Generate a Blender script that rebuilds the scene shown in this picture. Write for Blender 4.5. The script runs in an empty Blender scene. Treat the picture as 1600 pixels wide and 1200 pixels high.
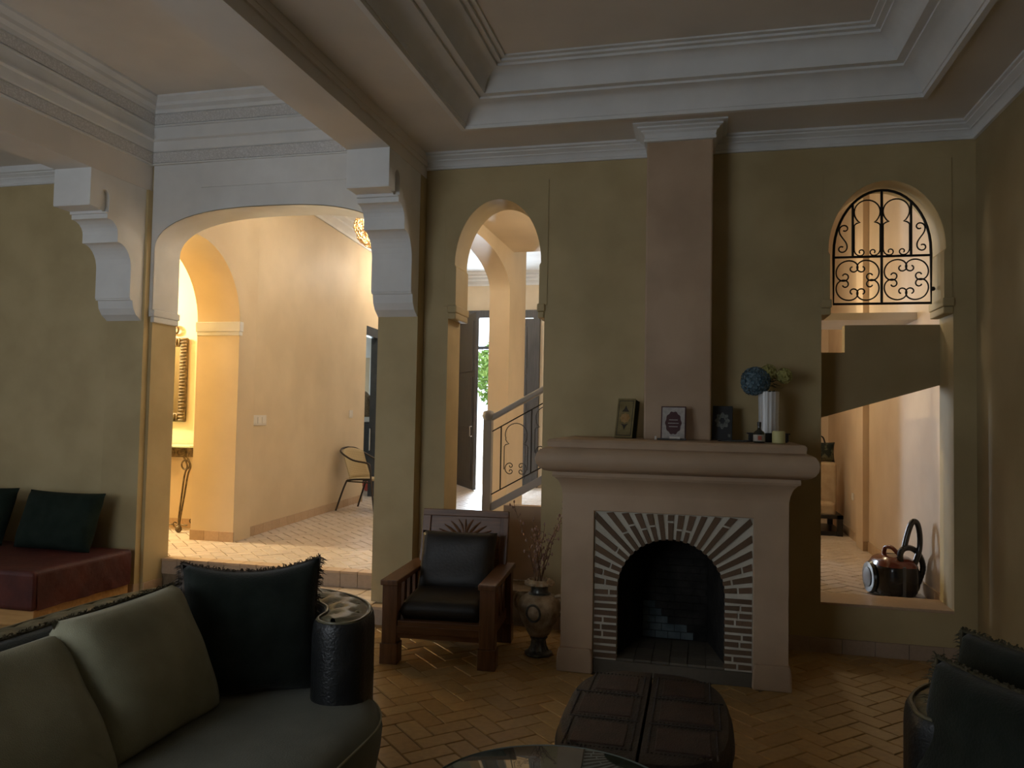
import bpy, bmesh, math, random
from math import sin, cos, pi, radians
from mathutils import Vector, Matrix
from mathutils.geometry import tessellate_polygon
random.seed(7)
S = bpy.context.scene
COL = S.collection

# ------------------------------------------------------------------ camera
F_PX = 1220.0
yaw, pitch, roll = radians(13.6), radians(2.3), radians(1.1)
CAM = Vector((0, 0, 1.6))
fw0 = Vector((-sin(yaw), cos(yaw), 0)); rt0 = Vector((cos(yaw), sin(yaw), 0)); up0 = Vector((0, 0, 1))
fw = fw0 * cos(pitch) + up0 * sin(pitch)
up1 = -fw0 * sin(pitch) + up0 * cos(pitch)
rt = rt0 * cos(roll) + up1 * sin(roll)
up = -rt0 * sin(roll) + up1 * cos(roll)
cd = bpy.data.cameras.new('camera'); cam = bpy.data.objects.new('camera', cd); COL.objects.link(cam)
cd.sensor_width = 36.0; cd.lens = F_PX / 1600 * 36.0; cd.clip_start = 0.05; cd.clip_end = 300
cam.matrix_world = Matrix(((rt.x, up.x, -fw.x, CAM.x), (rt.y, up.y, -fw.y, CAM.y), (rt.z, up.z, -fw.z, CAM.z), (0, 0, 0, 1)))
S.camera = cam

# ------------------------------------------------------------------ world, sun, window light, exposure
S.view_settings.view_transform = 'Standard'
S.view_settings.look = 'None'
S.view_settings.exposure = 0.0
S.view_settings.gamma = 1.0
S.view_settings.use_curve_mapping = False
W = bpy.data.worlds.new('world'); S.world = W; W.use_nodes = True
bgn = W.node_tree.nodes['Background']
bgn.inputs[0].default_value = (0.80, 0.90, 1.0, 1); bgn.inputs[1].default_value = 3.0

def light(name, kind, loc, energy, color, size=0.1, size_y=None, direction=None, spread=None):
    d = bpy.data.lights.new(name, kind); d.energy = energy; d.color = color
    if kind == 'AREA':
        d.shape = 'RECTANGLE'; d.size = size; d.size_y = size_y or size
        if spread: d.spread = spread
    elif kind == 'POINT': d.shadow_soft_size = size
    elif kind == 'SUN': d.angle = size
    o = bpy.data.objects.new(name, d); COL.objects.link(o); o.location = loc
    if direction: o.rotation_euler = Vector(direction).to_track_quat('-Z', 'Y').to_euler()
    return o
light('sun', 'SUN', (0, 30, 20), 5.0, (1, .96, .9), radians(1), direction=(-.55, -.25, -.8))
# daylight entering through the windows behind the camera
light('daylight_rear_window', 'AREA', (-3.4, -1.52, 1.85), 17.0, (.86, .91, .95), 2.3, 2.1, direction=(0, 1, 0), spread=radians(118))
light('daylight_side_window', 'AREA', (-8.9, 1.6, 1.95), 2, (.80, .88, 1.0), 2.2, 2.1, direction=(1, 0, 0))
light('daylight_kitchen_window', 'AREA', (-6.3, 14.2, 2.2), 60, (.75, .9, 1.0), .8, 1.0, direction=(0, -1, 0))
light('daylight_front_door', 'AREA', (-4.15, 14.6, 1.9), 430, (.72, .86, 1.0), .75, 3.0, direction=(.25, -1, -.2))

# ------------------------------------------------------------------ materials
MATS = {}
def nodes(name):
    m = bpy.data.materials.new(name); m.use_nodes = True
    nt = m.node_tree; b = nt.nodes['Principled BSDF']; MATS[name] = m
    return m, nt, b
def rgba(c): return (c[0], c[1], c[2], 1)
def setin(b, k, v):
    if k in b.inputs: b.inputs[k].default_value = v
def noise_mat(name, c1, c2, scale=3.0, detail=5, rough=.8, bump=.0, bscale=None, spec=.3, bdist=.01, metal=0, coat=0, sheen=0, rough2=None, lo=.35, hi=.65):
    m, nt, b = nodes(name); N = nt.nodes.new; L = nt.links.new
    tc = N('ShaderNodeTexCoord'); n = N('ShaderNodeTexNoise'); n.inputs['Scale'].default_value = scale; n.inputs['Detail'].default_value = detail
    L(tc.outputs['Object'], n.inputs['Vector'])
    r = N('ShaderNodeValToRGB'); r.color_ramp.elements[0].color = rgba(c1); r.color_ramp.elements[1].color = rgba(c2)
    r.color_ramp.elements[0].position = lo; r.color_ramp.elements[1].position = hi
    L(n.outputs['Fac'], r.inputs[0]); L(r.outputs[0], b.inputs['Base Color'])
    b.inputs['Roughness'].default_value = rough; setin(b, 'Specular IOR Level', spec); b.inputs['Metallic'].default_value = metal
    setin(b, 'Coat Weight', coat); setin(b, 'Sheen Weight', sheen)
    if bump:
        n2 = N('ShaderNodeTexNoise'); n2.inputs['Scale'].default_value = bscale or scale * 6; n2.inputs['Detail'].default_value = 4
        L(tc.outputs['Object'], n2.inputs['Vector'])
        bp = N('ShaderNodeBump'); bp.inputs['Strength'].default_value = bump; bp.inputs['Distance'].default_value = bdist
        L(n2.outputs['Fac'], bp.inputs['Height']); L(bp.outputs[0], b.inputs['Normal'])
    return m
def carve_mat(name, c1, c2):
    m, nt, b = nodes(name); N = nt.nodes.new; L = nt.links.new
    tc = N('ShaderNodeTexCoord'); v = N('ShaderNodeTexVoronoi'); v.inputs['Scale'].default_value = 46; v.feature = 'DISTANCE_TO_EDGE'
    n = N('ShaderNodeTexNoise'); n.inputs['Scale'].default_value = 30; n.inputs['Detail'].default_value = 3
    mx = N('ShaderNodeMixRGB'); mx.inputs[0].default_value = .06
    L(tc.outputs['Object'], n.inputs['Vector']); L(tc.outputs['Object'], mx.inputs[1]); L(n.outputs['Color'], mx.inputs[2]); L(mx.outputs[0], v.inputs['Vector'])
    r = N('ShaderNodeValToRGB'); r.color_ramp.elements[0].color = rgba(c1); r.color_ramp.elements[1].color = rgba(c2)
    r.color_ramp.elements[0].position = .04; r.color_ramp.elements[1].position = .22
    L(v.outputs['Distance'], r.inputs[0]); L(r.outputs[0], b.inputs['Base Color']); b.inputs['Roughness'].default_value = .9
    bp = N('ShaderNodeBump'); bp.inputs['Strength'].default_value = .6; bp.inputs['Distance'].default_value = .008
    L(v.outputs['Distance'], bp.inputs['Height']); L(bp.outputs[0], b.inputs['Normal'])
    return m
def random_mat(name, cols, rough=.6, bump=.3, bscale=40, spec=.4, extra=.25, coat=0):
    """colour varies from piece to piece"""
    m, nt, b = nodes(name); N = nt.nodes.new; L = nt.links.new
    oi = N('ShaderNodeObjectInfo'); ge = N('ShaderNodeNewGeometry'); add = N('ShaderNodeMath'); add.operation = 'ADD'
    fr = N('ShaderNodeMath'); fr.operation = 'FRACT'
    L(oi.outputs['Random'], add.inputs[0]); L(ge.outputs['Random Per Island'], add.inputs[1]); L(add.outputs[0], fr.inputs[0])
    r = N('ShaderNodeValToRGB'); el = r.color_ramp.elements
    while len(el) < len(cols): el.new(.5)
    for i, c in enumerate(cols): el[i].position = i / (len(cols) - 1); el[i].color = rgba(c)
    L(fr.outputs[0], r.inputs[0])
    tc = N('ShaderNodeTexCoord'); n = N('ShaderNodeTexNoise'); n.inputs['Scale'].default_value = bscale; n.inputs['Detail'].default_value = 5
    L(ge.outputs['Position'], n.inputs['Vector'])
    mx = N('ShaderNodeMixRGB'); mx.blend_type = 'MULTIPLY'; mx.inputs[0].default_value = extra
    L(r.outputs[0], mx.inputs[1]); L(n.outputs['Fac'], mx.inputs[2]); L(mx.outputs[0], b.inputs['Base Color'])
    bp = N('ShaderNodeBump'); bp.inputs['Strength'].default_value = bump; bp.inputs['Distance'].default_value = .004
    L(n.outputs['Fac'], bp.inputs['Height']); L(bp.outputs[0], b.inputs['Normal'])
    b.inputs['Roughness'].default_value = rough; setin(b, 'Specular IOR Level', spec); setin(b, 'Coat Weight', coat)
    return m
def wood_mat(name, c1, c2, scale=6, rough=.45, axis=2):
    m, nt, b = nodes(name); N = nt.nodes.new; L = nt.links.new
    tc = N('ShaderNodeTexCoord'); mp = N('ShaderNodeMapping'); sc = [8, 8, 8]; sc[axis] = .8
    mp.inputs['Scale'].default_value = sc; n = N('ShaderNodeTexNoise'); n.inputs['Scale'].default_value = scale; n.inputs['Detail'].default_value = 6
    L(tc.outputs['Object'], mp.inputs[0]); L(mp.outputs[0], n.inputs['Vector'])
    r = N('ShaderNodeValToRGB'); r.color_ramp.elements[0].color = rgba(c1); r.color_ramp.elements[1].color = rgba(c2)
    r.color_ramp.elements[0].position = .3; r.color_ramp.elements[1].position = .7
    L(n.outputs['Fac'], r.inputs[0]); L(r.outputs[0], b.inputs['Base Color']); b.inputs['Roughness'].default_value = rough
    bp = N('ShaderNodeBump'); bp.inputs['Strength'].default_value = .15; bp.inputs['Distance'].default_value = .003
    L(n.outputs['Fac'], bp.inputs['Height']); L(bp.outputs[0], b.inputs['Normal'])
    return m
def weave_mat(name, c1, c2, scale=60):
    m, nt, b = nodes(name); N = nt.nodes.new; L = nt.links.new
    tc = N('ShaderNodeTexCoord'); ck = N('ShaderNodeTexWave'); ck.inputs['Scale'].default_value = scale; ck.bands_direction = 'Z'
    ck2 = N('ShaderNodeTexWave'); ck2.inputs['Scale'].default_value = scale * .6; ck2.bands_direction = 'Y'
    L(tc.outputs['Object'], ck.inputs['Vector']); L(tc.outputs['Object'], ck2.inputs['Vector'])
    mu = N('ShaderNodeMath'); mu.operation = 'MULTIPLY'; L(ck.outputs['Fac'], mu.inputs[0]); L(ck2.outputs['Fac'], mu.inputs[1])
    r = N('ShaderNodeValToRGB'); r.color_ramp.elements[0].color = rgba(c1); r.color_ramp.elements[1].color = rgba(c2)
    L(mu.outputs[0], r.inputs[0]); L(r.outputs[0], b.inputs['Base Color']); b.inputs['Roughness'].default_value = .7
    bp = N('ShaderNodeBump'); bp.inputs['Strength'].default_value = .5; bp.inputs['Distance'].default_value = .004
    L(mu.outputs[0], bp.inputs['Height']); L(bp.outputs[0], b.inputs['Normal'])
    return m
def plain(name, c, rough=.5, metal=0, spec=.5, coat=0, trans=0, emit=None, es=0):
    m, nt, b = nodes(name); b.inputs['Base Color'].default_value = rgba(c); b.inputs['Roughness'].default_value = rough
    b.inputs['Metallic'].default_value = metal; setin(b, 'Specular IOR Level', spec); setin(b, 'Coat Weight', coat); setin(b, 'Transmission Weight', trans)
    if emit: b.inputs['Emission Color'].default_value = rgba(emit); b.inputs['Emission Strength'].default_value = es
    return m

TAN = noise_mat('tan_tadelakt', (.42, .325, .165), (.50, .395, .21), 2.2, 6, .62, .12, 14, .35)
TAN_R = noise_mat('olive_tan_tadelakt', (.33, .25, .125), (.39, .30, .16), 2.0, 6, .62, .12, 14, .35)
PINK = noise_mat('pink_tadelakt', (.41, .285, .185), (.50, .355, .235), 2.4, 6, .55, .15, 12, .4)
WHITE = noise_mat('white_plaster', (.68, .68, .67), (.76, .76, .75), 3, 4, .85, .1, 20, .2)
CREAM = noise_mat('cream_ceiling_paint', (.66, .62, .57), (.74, .70, .65), 1.5, 4, .9, .05, 20, .2)
HALLW = noise_mat('hall_beige_plaster', (.62, .50, .335), (.70, .57, .39), 1.6, 6, .55, .1, 12, .4)
CORW = noise_mat('corridor_rose_plaster', (.60, .46, .33), (.68, .54, .40), 1.8, 6, .6, .1, 12, .35)
CARVE = carve_mat('carved_stucco', (.56, .55, .54), (.70, .69, .68))
GROUT = noise_mat('sandy_grout', (.15, .105, .06), (.22, .16, .10), 12, 4, .95, .3, 60)
TILE = random_mat('terracotta_bejmat', [(.46, .27, .09), (.57, .36, .135), (.51, .32, .12), (.61, .40, .165), (.48, .295, .105)], .42, .35, 30, .45, .4)
HTILE = random_mat('pale_bejmat', [(.62, .505, .405), (.71, .595, .49), (.66, .55, .45), (.74, .625, .52), (.64, .52, .41)], .40, .3, 30, .45, .3)
SKIRT = random_mat('skirting_tile', [(.52, .36, .22), (.60, .43, .28), (.56, .39, .25)], .5, .3, 40)
RISER = random_mat('riser_tile', [(.42, .31, .22), (.48, .36, .26), (.45, .33, .23)], .6, .3, 40)
MORTAR = noise_mat('lime_mortar', (.50, .46, .38), (.60, .56, .47), 8, 5, .9, .4, 60)
BRICK = random_mat('dark_brick', [(.12, .075, .045), (.17, .105, .06), (.14, .085, .05), (.19, .115, .07)], .85, .6, 60)
IRON = plain('wrought_iron', (.025, .022, .02), .5, .6)
GOLDIRON = noise_mat('bronzed_iron', (.06, .042, .022), (.16, .115, .06), 30, 4, .45, .3, 80, metal=.5)
WOOD = wood_mat('dark_walnut', (.10, .042, .017), (.20, .09, .038), 5, .35, 2)
WOODX = wood_mat('dark_walnut_cross', (.11, .047, .02), (.21, .097, .042), 5, .35, 0)
PINE = wood_mat('varnished_pine', (.42, .22, .07), (.58, .33, .12), 4, .4, 0)
LEATHER = noise_mat('black_leather', (.010, .011, .012), (.02, .021, .022), 8, 5, .38, .35, 90, .5)
LEATHER_B = noise_mat('brown_black_leather', (.012, .0095, .0075), (.024, .018, .013), 6, 5, .48, .15, 50, .45)
OLIVE = noise_mat('olive_tufted_leather', (.10, .085, .045), (.17, .145, .08), 10, 4, .4, .2, 60, .5)
VELVET = noise_mat('black_green_velvet', (.008, .012, .009), (.016, .022, .017), 9, 4, .85, .25, 120, .2, sheen=.15)
GREYF = noise_mat('grey_olive_linen', (.28, .265, .175), (.37, .35, .24), 5, 6, .9, .35, 260, .2, sheen=.1)
SEATF = noise_mat('grey_seat_suede', (.135, .138, .105), (.18, .184, .145), 4, 6, .8, .2, 160, .3, sheen=.15)
MAROON = noise_mat('maroon_velour', (.055, .011, .009), (.09, .02, .014), 6, 4, .55, .3, 30, .35)
FRINGE = noise_mat('olive_brown_fringe', (.05, .042, .022), (.12, .10, .06), 40, 3, .8)
FRINGE_P = noise_mat('mauve_brown_fringe', (.06, .048, .04), (.15, .12, .10), 40, 3, .8)
DARKWOOD = wood_mat('charcoal_door_wood', (.045, .043, .042), (.075, .07, .068), 4, .5, 2)

# ------------------------------------------------------------------ mesh helpers
def tag(o, label=None, cat=None, group=None, kind=None):
    if label: o['label'] = label
    if cat: o['category'] = cat
    if group: o['group'] = group
    if kind: o['kind'] = kind
    return o
def empty(name, loc=(0, 0, 0), rz=0.0, parent=None):
    o = bpy.data.objects.new(name, None); COL.objects.link(o); o.location = loc; o.rotation_euler = (0, 0, rz)
    o.empty_display_size = .05
    if parent: o.parent = parent
    return o
def thing(name, label, cat, loc=(0, 0, 0), rz=0.0, group=None):
    return tag(empty(name, loc, rz), label, cat, group)
def link(name, me, parent=None, loc=None, rot=None):
    o = bpy.data.objects.new(name, me); COL.objects.link(o)
    if parent: o.parent = parent
    if loc: o.location = loc
    if rot: o.rotation_euler = rot
    return o
def copy_tree(o, parent=None):
    c = o.copy(); COL.objects.link(c); c.parent = parent
    for ch in list(o.children): copy_tree(ch, c)
    return c

class MB:
    def __init__(s): s.v = []; s.f = []; s.M = None
    def add(s, vs, fs):
        n = len(s.v)
        for p in vs:
            p = Vector(p)
            if s.M is not None: p = s.M @ p
            s.v.append(p[:])
        for f in fs: s.f.append(tuple(i + n for i in f))
        return s
    def box(s, x0, x1, y0, y1, z0, z1):
        return s.add([(x0, y0, z0), (x1, y0, z0), (x1, y1, z0), (x0, y1, z0), (x0, y0, z1), (x1, y0, z1), (x1, y1, z1), (x0, y1, z1)],
                     [(3, 2, 1, 0), (4, 5, 6, 7), (0, 1, 5, 4), (1, 2, 6, 5), (2, 3, 7, 6), (3, 0, 4, 7)])
    def bar(s, a, b, w, h, upv=(0, 0, 1)):
        a = Vector(a); b = Vector(b); d = (b - a).normalized(); u = Vector(upv); sd = d.cross(u).normalized(); u = sd.cross(d)
        p = []
        for q in (a, b):
            for i, j in ((-1, -1), (1, -1), (1, 1), (-1, 1)): p.append(q + sd * (i * w / 2) + u * (j * h / 2))
        return s.add(p, [(3, 2, 1, 0), (4, 5, 6, 7), (0, 1, 5, 4), (1, 2, 6, 5), (2, 3, 7, 6), (3, 0, 4, 7)])
    def plate(s, loops, plane, d0, d1):
        """2-D loops (first outer, others holes) in 'xz', 'yz' or 'xy', extruded from d0 to d1 along the third axis"""
        mk = {'xz': lambda a, b, d: (a, d, b), 'yz': lambda a, b, d: (d, a, b), 'xy': lambda a, b, d: (a, b, d)}[plane]
        tri = tessellate_polygon([[Vector((a, b, 0)) for a, b in l] for l in loops])
        flat = [p for l in loops for p in l]; n = len(flat)
        vs = [mk(a, b, d0) for a, b in flat] + [mk(a, b, d1) for a, b in flat]
        fs = [tuple(t) for t in tri] + [tuple(i + n for i in reversed(t)) for t in tri]
        o = 0
        for l in loops:
            k = len(l)
            for i in range(k): a, b = o + i, o + (i + 1) % k; fs.append((a, b, b + n, a + n))
            o += k
        return s.add(vs, fs)
    def sweep(s, path, prof, closed=False, cap=True):
        """profile (offset to the right of travel, z) along a 2-D path with mitred corners"""
        n = len(path); P = [Vector(p) for p in path]; mit = []
        for i in range(n):
            def nrm(a, b): d = (b - a).normalized(); return Vector((d.y, -d.x))
            pr = nrm(P[i - 1], P[i]) if (closed or i > 0) else None
            nx = nrm(P[i], P[(i + 1) % n]) if (closed or i < n - 1) else None
            if pr is None: mit.append(nx)
            elif nx is None: mit.append(pr)
            else: mit.append((pr + nx) / (1 + pr.dot(nx)))
        k = len(prof); vs = []
        for i in range(n):
            for o, z in prof: q = P[i] + mit[i] * o; vs.append((q.x, q.y, z))
        fs = []
        for i in range(n if closed else n - 1):
            j = (i + 1) % n
            for a in range(k - 1): fs.append((i * k + a, j * k + a, j * k + a + 1, i * k + a + 1))
        if cap and not closed: fs.append(tuple(range(k))); fs.append(tuple((n - 1) * k + a for a in reversed(range(k))))
        return s.add(vs, fs)
    def tube(s, pts, r, n=8, closed=False, cap=True):
        P = [Vector(p) for p in pts]; m = len(P)
        R = r if isinstance(r, (list, tuple)) else [r] * m
        T = []
        for i in range(m):
            a = P[i - 1] if (closed or i > 0) else P[i]; b = P[(i + 1) % m] if (closed or i < m - 1) else P[i]
            T.append((b - a).normalized())
        ref = Vector((0, 0, 1)) if abs(T[0].z) < .9 else Vector((1, 0, 0))
        u = T[0].cross(ref).normalized(); vs = []
        for i in range(m):
            u = (u - T[i] * u.dot(T[i])); u = u.normalized() if u.length > 1e-6 else T[i].orthogonal().normalized()
            w = T[i].cross(u)
            for k in range(n): a = 2 * pi * k / n; vs.append(P[i] + (u * cos(a) + w * sin(a)) * R[i])
        fs = []
        for i in range(m if closed else m - 1):
            j = (i + 1) % m
            for k in range(n): fs.append((i * n + k, i * n + (k + 1) % n, j * n + (k + 1) % n, j * n + k))
        if cap and not closed: fs.append(tuple(reversed(range(n)))); fs.append(tuple((m - 1) * n + k for k in range(n)))
        return s.add(vs, fs)
    def lathe(s, prof, n=24, c=(0, 0, 0), ripple=0, nr=0):
        vs = []; k = len(prof)
        for j in range(n):
            a = 2 * pi * j / n; q = 1 + ripple * cos(nr * a)
            for r, z in prof: vs.append((c[0] + r * q * cos(a), c[1] + r * q * sin(a), c[2] + z))
        fs = []
        for j in range(n):
            j2 = (j + 1) % n
            for i in range(k - 1): fs.append((j * k + i, j2 * k + i, j2 * k + i + 1, j * k + i + 1))
        if prof[0][0] > 1e-4: fs.append(tuple(j * k for j in reversed(range(n))))
        if prof[-1][0] > 1e-4: fs.append(tuple(j * k + k - 1 for j in range(n)))
        return s.add(vs, fs)
    def ball(s, c, r, nu=12, nv=8):
        rx, ry, rz = (r, r, r) if not isinstance(r, (tuple, list)) else r
        vs = [(c[0], c[1], c[2] - rz)]
        for i in range(1, nv):
            t = -pi / 2 + pi * i / nv
            for j in range(nu): a = 2 * pi * j / nu; vs.append((c[0] + rx * cos(t) * cos(a), c[1] + ry * cos(t) * sin(a), c[2] + rz * sin(t)))
        vs.append((c[0], c[1], c[2] + rz)); fs = []
        for j in range(nu): fs.append((0, 1 + (j + 1) % nu, 1 + j)); b = 1 + (nv - 2) * nu; fs.append((len(vs) - 1, b + j, b + (j + 1) % nu))
        for i in range(nv - 2):
            for j in range(nu): a = 1 + i * nu + j; b = 1 + i * nu + (j + 1) % nu; fs.append((a, b, b + nu, a + nu))
        return s.add(vs, fs)
    def grid(s, fn, nu, nv, wrapu=False):
        vs = [fn(i / (nu if wrapu else nu - 1), j / (nv - 1)) for j in range(nv) for i in range(nu)]; fs = []
        for j in range(nv - 1):
            for i in range(nu if wrapu else nu - 1):
                a = j * nu + i; b = j * nu + (i + 1) % nu; fs.append((a, b, b + nu, a + nu))
        return s.add(vs, fs)
    def mesh(s, name, mat, smooth=None, flip=False):
        me = bpy.data.meshes.new(name); me.from_pydata(s.v, [], s.f); me.validate()
        bm = bmesh.new(); bm.from_mesh(me); bmesh.ops.remove_doubles(bm, verts=bm.verts, dist=1e-5)
        bmesh.ops.recalc_face_normals(bm, faces=bm.faces)
        bm.to_mesh(me); bm.free()
        if mat: me.materials.append(mat)
        if smooth:
            for p in me.polygons: p.use_smooth = True
            me.set_sharp_from_angle(angle=radians(smooth))
        return me
    def obj(s, name, mat, parent=None, smooth=None, bevel=0, seg=2, loc=None, rot=None):
        o = link(name, s.mesh(name, mat, smooth), parent, loc, rot)
        if bevel:
            md = o.modifiers.new('bevel', 'BEVEL'); md.width = bevel; md.segments = seg; md.limit_method = 'ANGLE'; md.angle_limit = radians(40)
        return o
def struct(name, mb, mat, parent=None, label=None, **k):
    o = mb.obj(name, mat, parent, **k)
    if parent is None: o['kind'] = 'structure'
    if label: o['label'] = label
    return o
def rect(a0, a1, b0, b1): return [(a0, b0), (a1, b0), (a1, b1), (a0, b1)]
def arch_pts(x0, x1, zs, rise, n=28, p=2.0):
    """arch curve from (x1, zs) over the top to (x0, zs)"""
    c = (x0 + x1) / 2; h = (x1 - x0) / 2; out = []
    for i in range(n + 1):
        a = pi * i / n; cx, sz = cos(a), sin(a)
        out.append((c + h * math.copysign(abs(cx) ** (2 / p), cx), zs + rise * abs(sz) ** (2 / p)))
    return out
def smooth_path(pts, sub=6, closed=False):
    P = [Vector(p) for p in pts]; n = len(P); out = []
    for i in range(n if closed else n - 1):
        g = lambda k: P[k % n] if closed else P[max(0, min(n - 1, k))]
        a, b, c, d = g(i - 1), g(i), g(i + 1), g(i + 2)
        for t in range(sub):
            t /= sub
            out.append(.5 * ((2 * b) + (c - a) * t + (2 * a - 5 * b + 4 * c - d) * t * t + (3 * b - a - 3 * c + d) * t ** 3))
    if not closed: out.append(P[-1])
    return out
def scroll(turn=6.6, a=6.0, p=2.6, n=34, s_curve=False):
    """C- or S-scroll as a 2-D curve through the origin, heading +x there; ends coil up"""
    out = []
    for sgn in (-1, 1):
        x = y = th = 0.0; half = []; k0 = turn / (1 + a / (p + 1))
        for i in range(n):
            t = (i + .5) / n; k = k0 * (1 + a * t ** p) if not s_curve else turn * (p + 1) * t ** p
            th += k / n * (sgn if not s_curve else 1)
            x += sgn * cos(th) / n; y += sgn * sin(th) / n; half.append((x, y))
        out = (list(reversed(half)) + [(0, 0)]) if sgn < 0 else out + half
    return out
def place2(pts, c, scale, ang, mirror=False):
    ca, sa = cos(ang), sin(ang)
    return [(c[0] + scale * ((-x if mirror else x) * ca - y * sa), c[1] + scale * ((-x if mirror else x) * sa + y * ca)) for x, y in pts]

# ================================================================== THE SETTING
D, DB = 5.85, 6.17              # living side and hall side of the wall with the fireplace
ZC, ZB, ZH = 3.66, 3.48, 4.30   # ceiling, beam soffit, bay / hall ceiling
HF = 0.27                       # hall floor level

# --- back wall with the wide arch, the narrow arch and the window opening
A1 = (-4.65, -2.47); A2 = (-1.945, -1.17); A2u = (-1.885, -1.215); WN = (.825, 1.668); WNu = (.88, 1.61)
out = [(-9.0, 0), (A1[0], 0), (A1[0], 2.95)]
out += list(reversed(arch_pts(A1[0], A1[1], 2.95, .38, 40, 2.6)))[1:-1]
out += [(A1[1], 2.95), (A1[1], 0), (A2[0], 0), (A2[0], 2.36), (A2[0] + .02, 2.38), (A2u[0], 2.45), (A2u[0], 2.76)]
a2 = list(reversed(arch_pts(A2u[0] - .012, A2u[1] + .012, 2.78, .508, 30)))
out += a2
out += [(A2u[1], 2.76), (A2u[1], 2.45), (A2[1] - .02, 2.38), (A2[1], 2.36), (A2[1], 0), (2.1, 0), (2.1, 4.5), (-9.0, 4.5)]
whole = [(WN[0], .34), (WN[1], .34), (WN[1], 2.36), (WN[1] - .02, 2.38), (WNu[1], 2.45), (WNu[1], 2.78)] + arch_pts(WNu[0] - .012, WNu[1] + .012, 2.80, .488, 30) + [(WNu[0], 2.78), (WNu[0], 2.45), (WN[0] + .02, 2.38), (WN[0], 2.36)]
wall_back = struct('wall_back', MB().plate([out, whole], 'xz', D, DB), TAN, label='tan polished plaster wall with arches behind the fireplace', smooth=25)
# raised rectangular plaster frames round the two narrow arches
fr = [(-1.98, 2.45), (A2u[0], 2.45), (A2u[0], 2.76)] + a2 + [(A2u[1], 2.76), (A2u[1], 2.45), (-1.15, 2.45), (-1.15, 3.425), (-1.98, 3.425)]
struct('arch_frame', MB().plate([fr], 'xz', D - .007, D), TAN, wall_back, bevel=.002)
fr = [(.835, 2.45), (WNu[0], 2.45), (WNu[0], 2.78)] + list(reversed(arch_pts(WNu[0] - .012, WNu[1] + .012, 2.80, .488, 30))) + [(WNu[1], 2.78), (WNu[1], 2.45), (1.66, 2.45), (1.66, 3.425), (.835, 3.425)]
struct('arch_frame', MB().plate([fr], 'xz', D - .007, D), TAN, wall_back, bevel=.002)
for x0, x1 in ((A2[0] - .005, A2u[0] + .012), (A2u[1] - .012, A2[1] + .005), (WN[0] - .005, WNu[0] + .012), (WNu[1] - .012, WN[1] + .005), (A1[0] - .02, A1[0] + .03)):
    m = MB(); m.box(x0, x1, D - .022, DB + .01, 2.40, 2.46); m.box(x0 + .006, x1 - .006, D - .012, DB, 2.35, 2.40)
    struct('impost', m, TAN if x0 > -4 else WHITE, wall_back, bevel=.008)
struct('window_sill', MB().box(WN[0] - .0, WN[1] + .0, D - .004, DB + .02, .325, .345), SKIRT, wall_back, bevel=.004)
# white spandrel panel over the wide arch
sp = [(A1[0] - .03, 2.40), (A1[0], 2.40), (A1[0], 2.95)] + list(reversed(arch_pts(A1[0], A1[1], 2.95, .38, 40, 2.6)))[1:-1] + [(A1[1], 2.95), (A1[1], 3.74), (A1[0] - .03, 3.74)]
struct('arch_spandrel', MB().plate([sp], 'xz', D - .012, D), WHITE, wall_back)
struct('arch_soffit', MB().grid(lambda u, v: (lambda q: (min(A1[1] - .004, max(A1[0] + .004, q[0])), D - .01 + v * (DB - D + .02), q[1] - .006))(([(A1[1], 2.46)] + arch_pts(A1[0], A1[1], 2.95, .38, 40, 2.6) + [(A1[0], 2.46)])[min(42, int(round(u * 42)))]), 43, 2), WHITE, wall_back, smooth=40)
struct('spandrel_ledge', MB().box(-4.2, A1[1], D - .024, D - .012, 3.51, 3.74), WHITE, wall_back, bevel=.004)

# --- the other walls of the living room
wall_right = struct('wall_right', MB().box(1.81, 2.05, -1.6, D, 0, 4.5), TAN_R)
loops = [rect(-9.2, 2.05, 0, 4.5), rect(-4.6, -2.2, .75, 2.95)]
wall_rear = struct('wall_rear', MB().plate(loops, 'xz', -1.85, -1.6), TAN)
wall_left = struct('wall_left', MB().plate([rect(-1.85, DB, 0, 4.5), rect(.45, 2.75, .85, 3.05)], 'yz', -9.25, -9.0), TAN)
def window_frame(name, x0, x1, z0, z1, plane, d0, d1, lab):
    w = tag(empty(name), lab, None, None, 'structure')
    t = .07; c = (x0 + x1) / 2
    MB().plate([rect(x0, x1, z0, z1), rect(x0 + t, x1 - t, z0 + t, z1 - t)], plane, d0, d1).obj('window_frame', WHITE, w)
    MB().plate([rect(c - .03, c + .03, z0 + t, z1 - t)], plane, d0, d1).obj('mullion', WHITE, w)
    return w
window_frame('window_1', -4.6, -2.2, .75, 2.95, 'xz', -1.78, -1.72, 'white framed window in the rear wall')
window_frame('window_2', .45, 2.75, .85, 3.05, 'yz', -9.16, -9.10, 'white framed window in the left wall')

# --- ceilings and beams
ceiling = struct('ceiling', MB().plate([rect(-2.15, 1.81, -1.6, D), rect(-1.64, 1.32, -1.4, 5.24)], 'xy', ZC, ZC + .05), CREAM, label='cream ceiling with a deep stepped tray')
struct('tray_panel', MB().box(-1.4, 1.1, -1.2, 5.0, 3.968, 4.02), CREAM, ceiling)
ring = [(-.045, ZC), (-.045, ZC - .028), (-.012, ZC - .028), (-.008, ZC - .005), (.0, ZC - .005), (.004, ZC + .02), (.02, ZC + .05), (.05, ZC + .085), (.09, ZC + .11), (.135, ZC + .12),
        (.135, ZC + .135), (.185, ZC + .135), (.19, ZC + .15), (.195, ZC + .18), (.215, ZC + .22), (.25, ZC + .25), (.29, ZC + .265), (.30, ZC + .265), (.30, ZC + .282),
        (.335, ZC + .282), (.335, ZC + .297), (.37, ZC + .297), (.37, ZC + .308), (.42, ZC + .31)]
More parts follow.
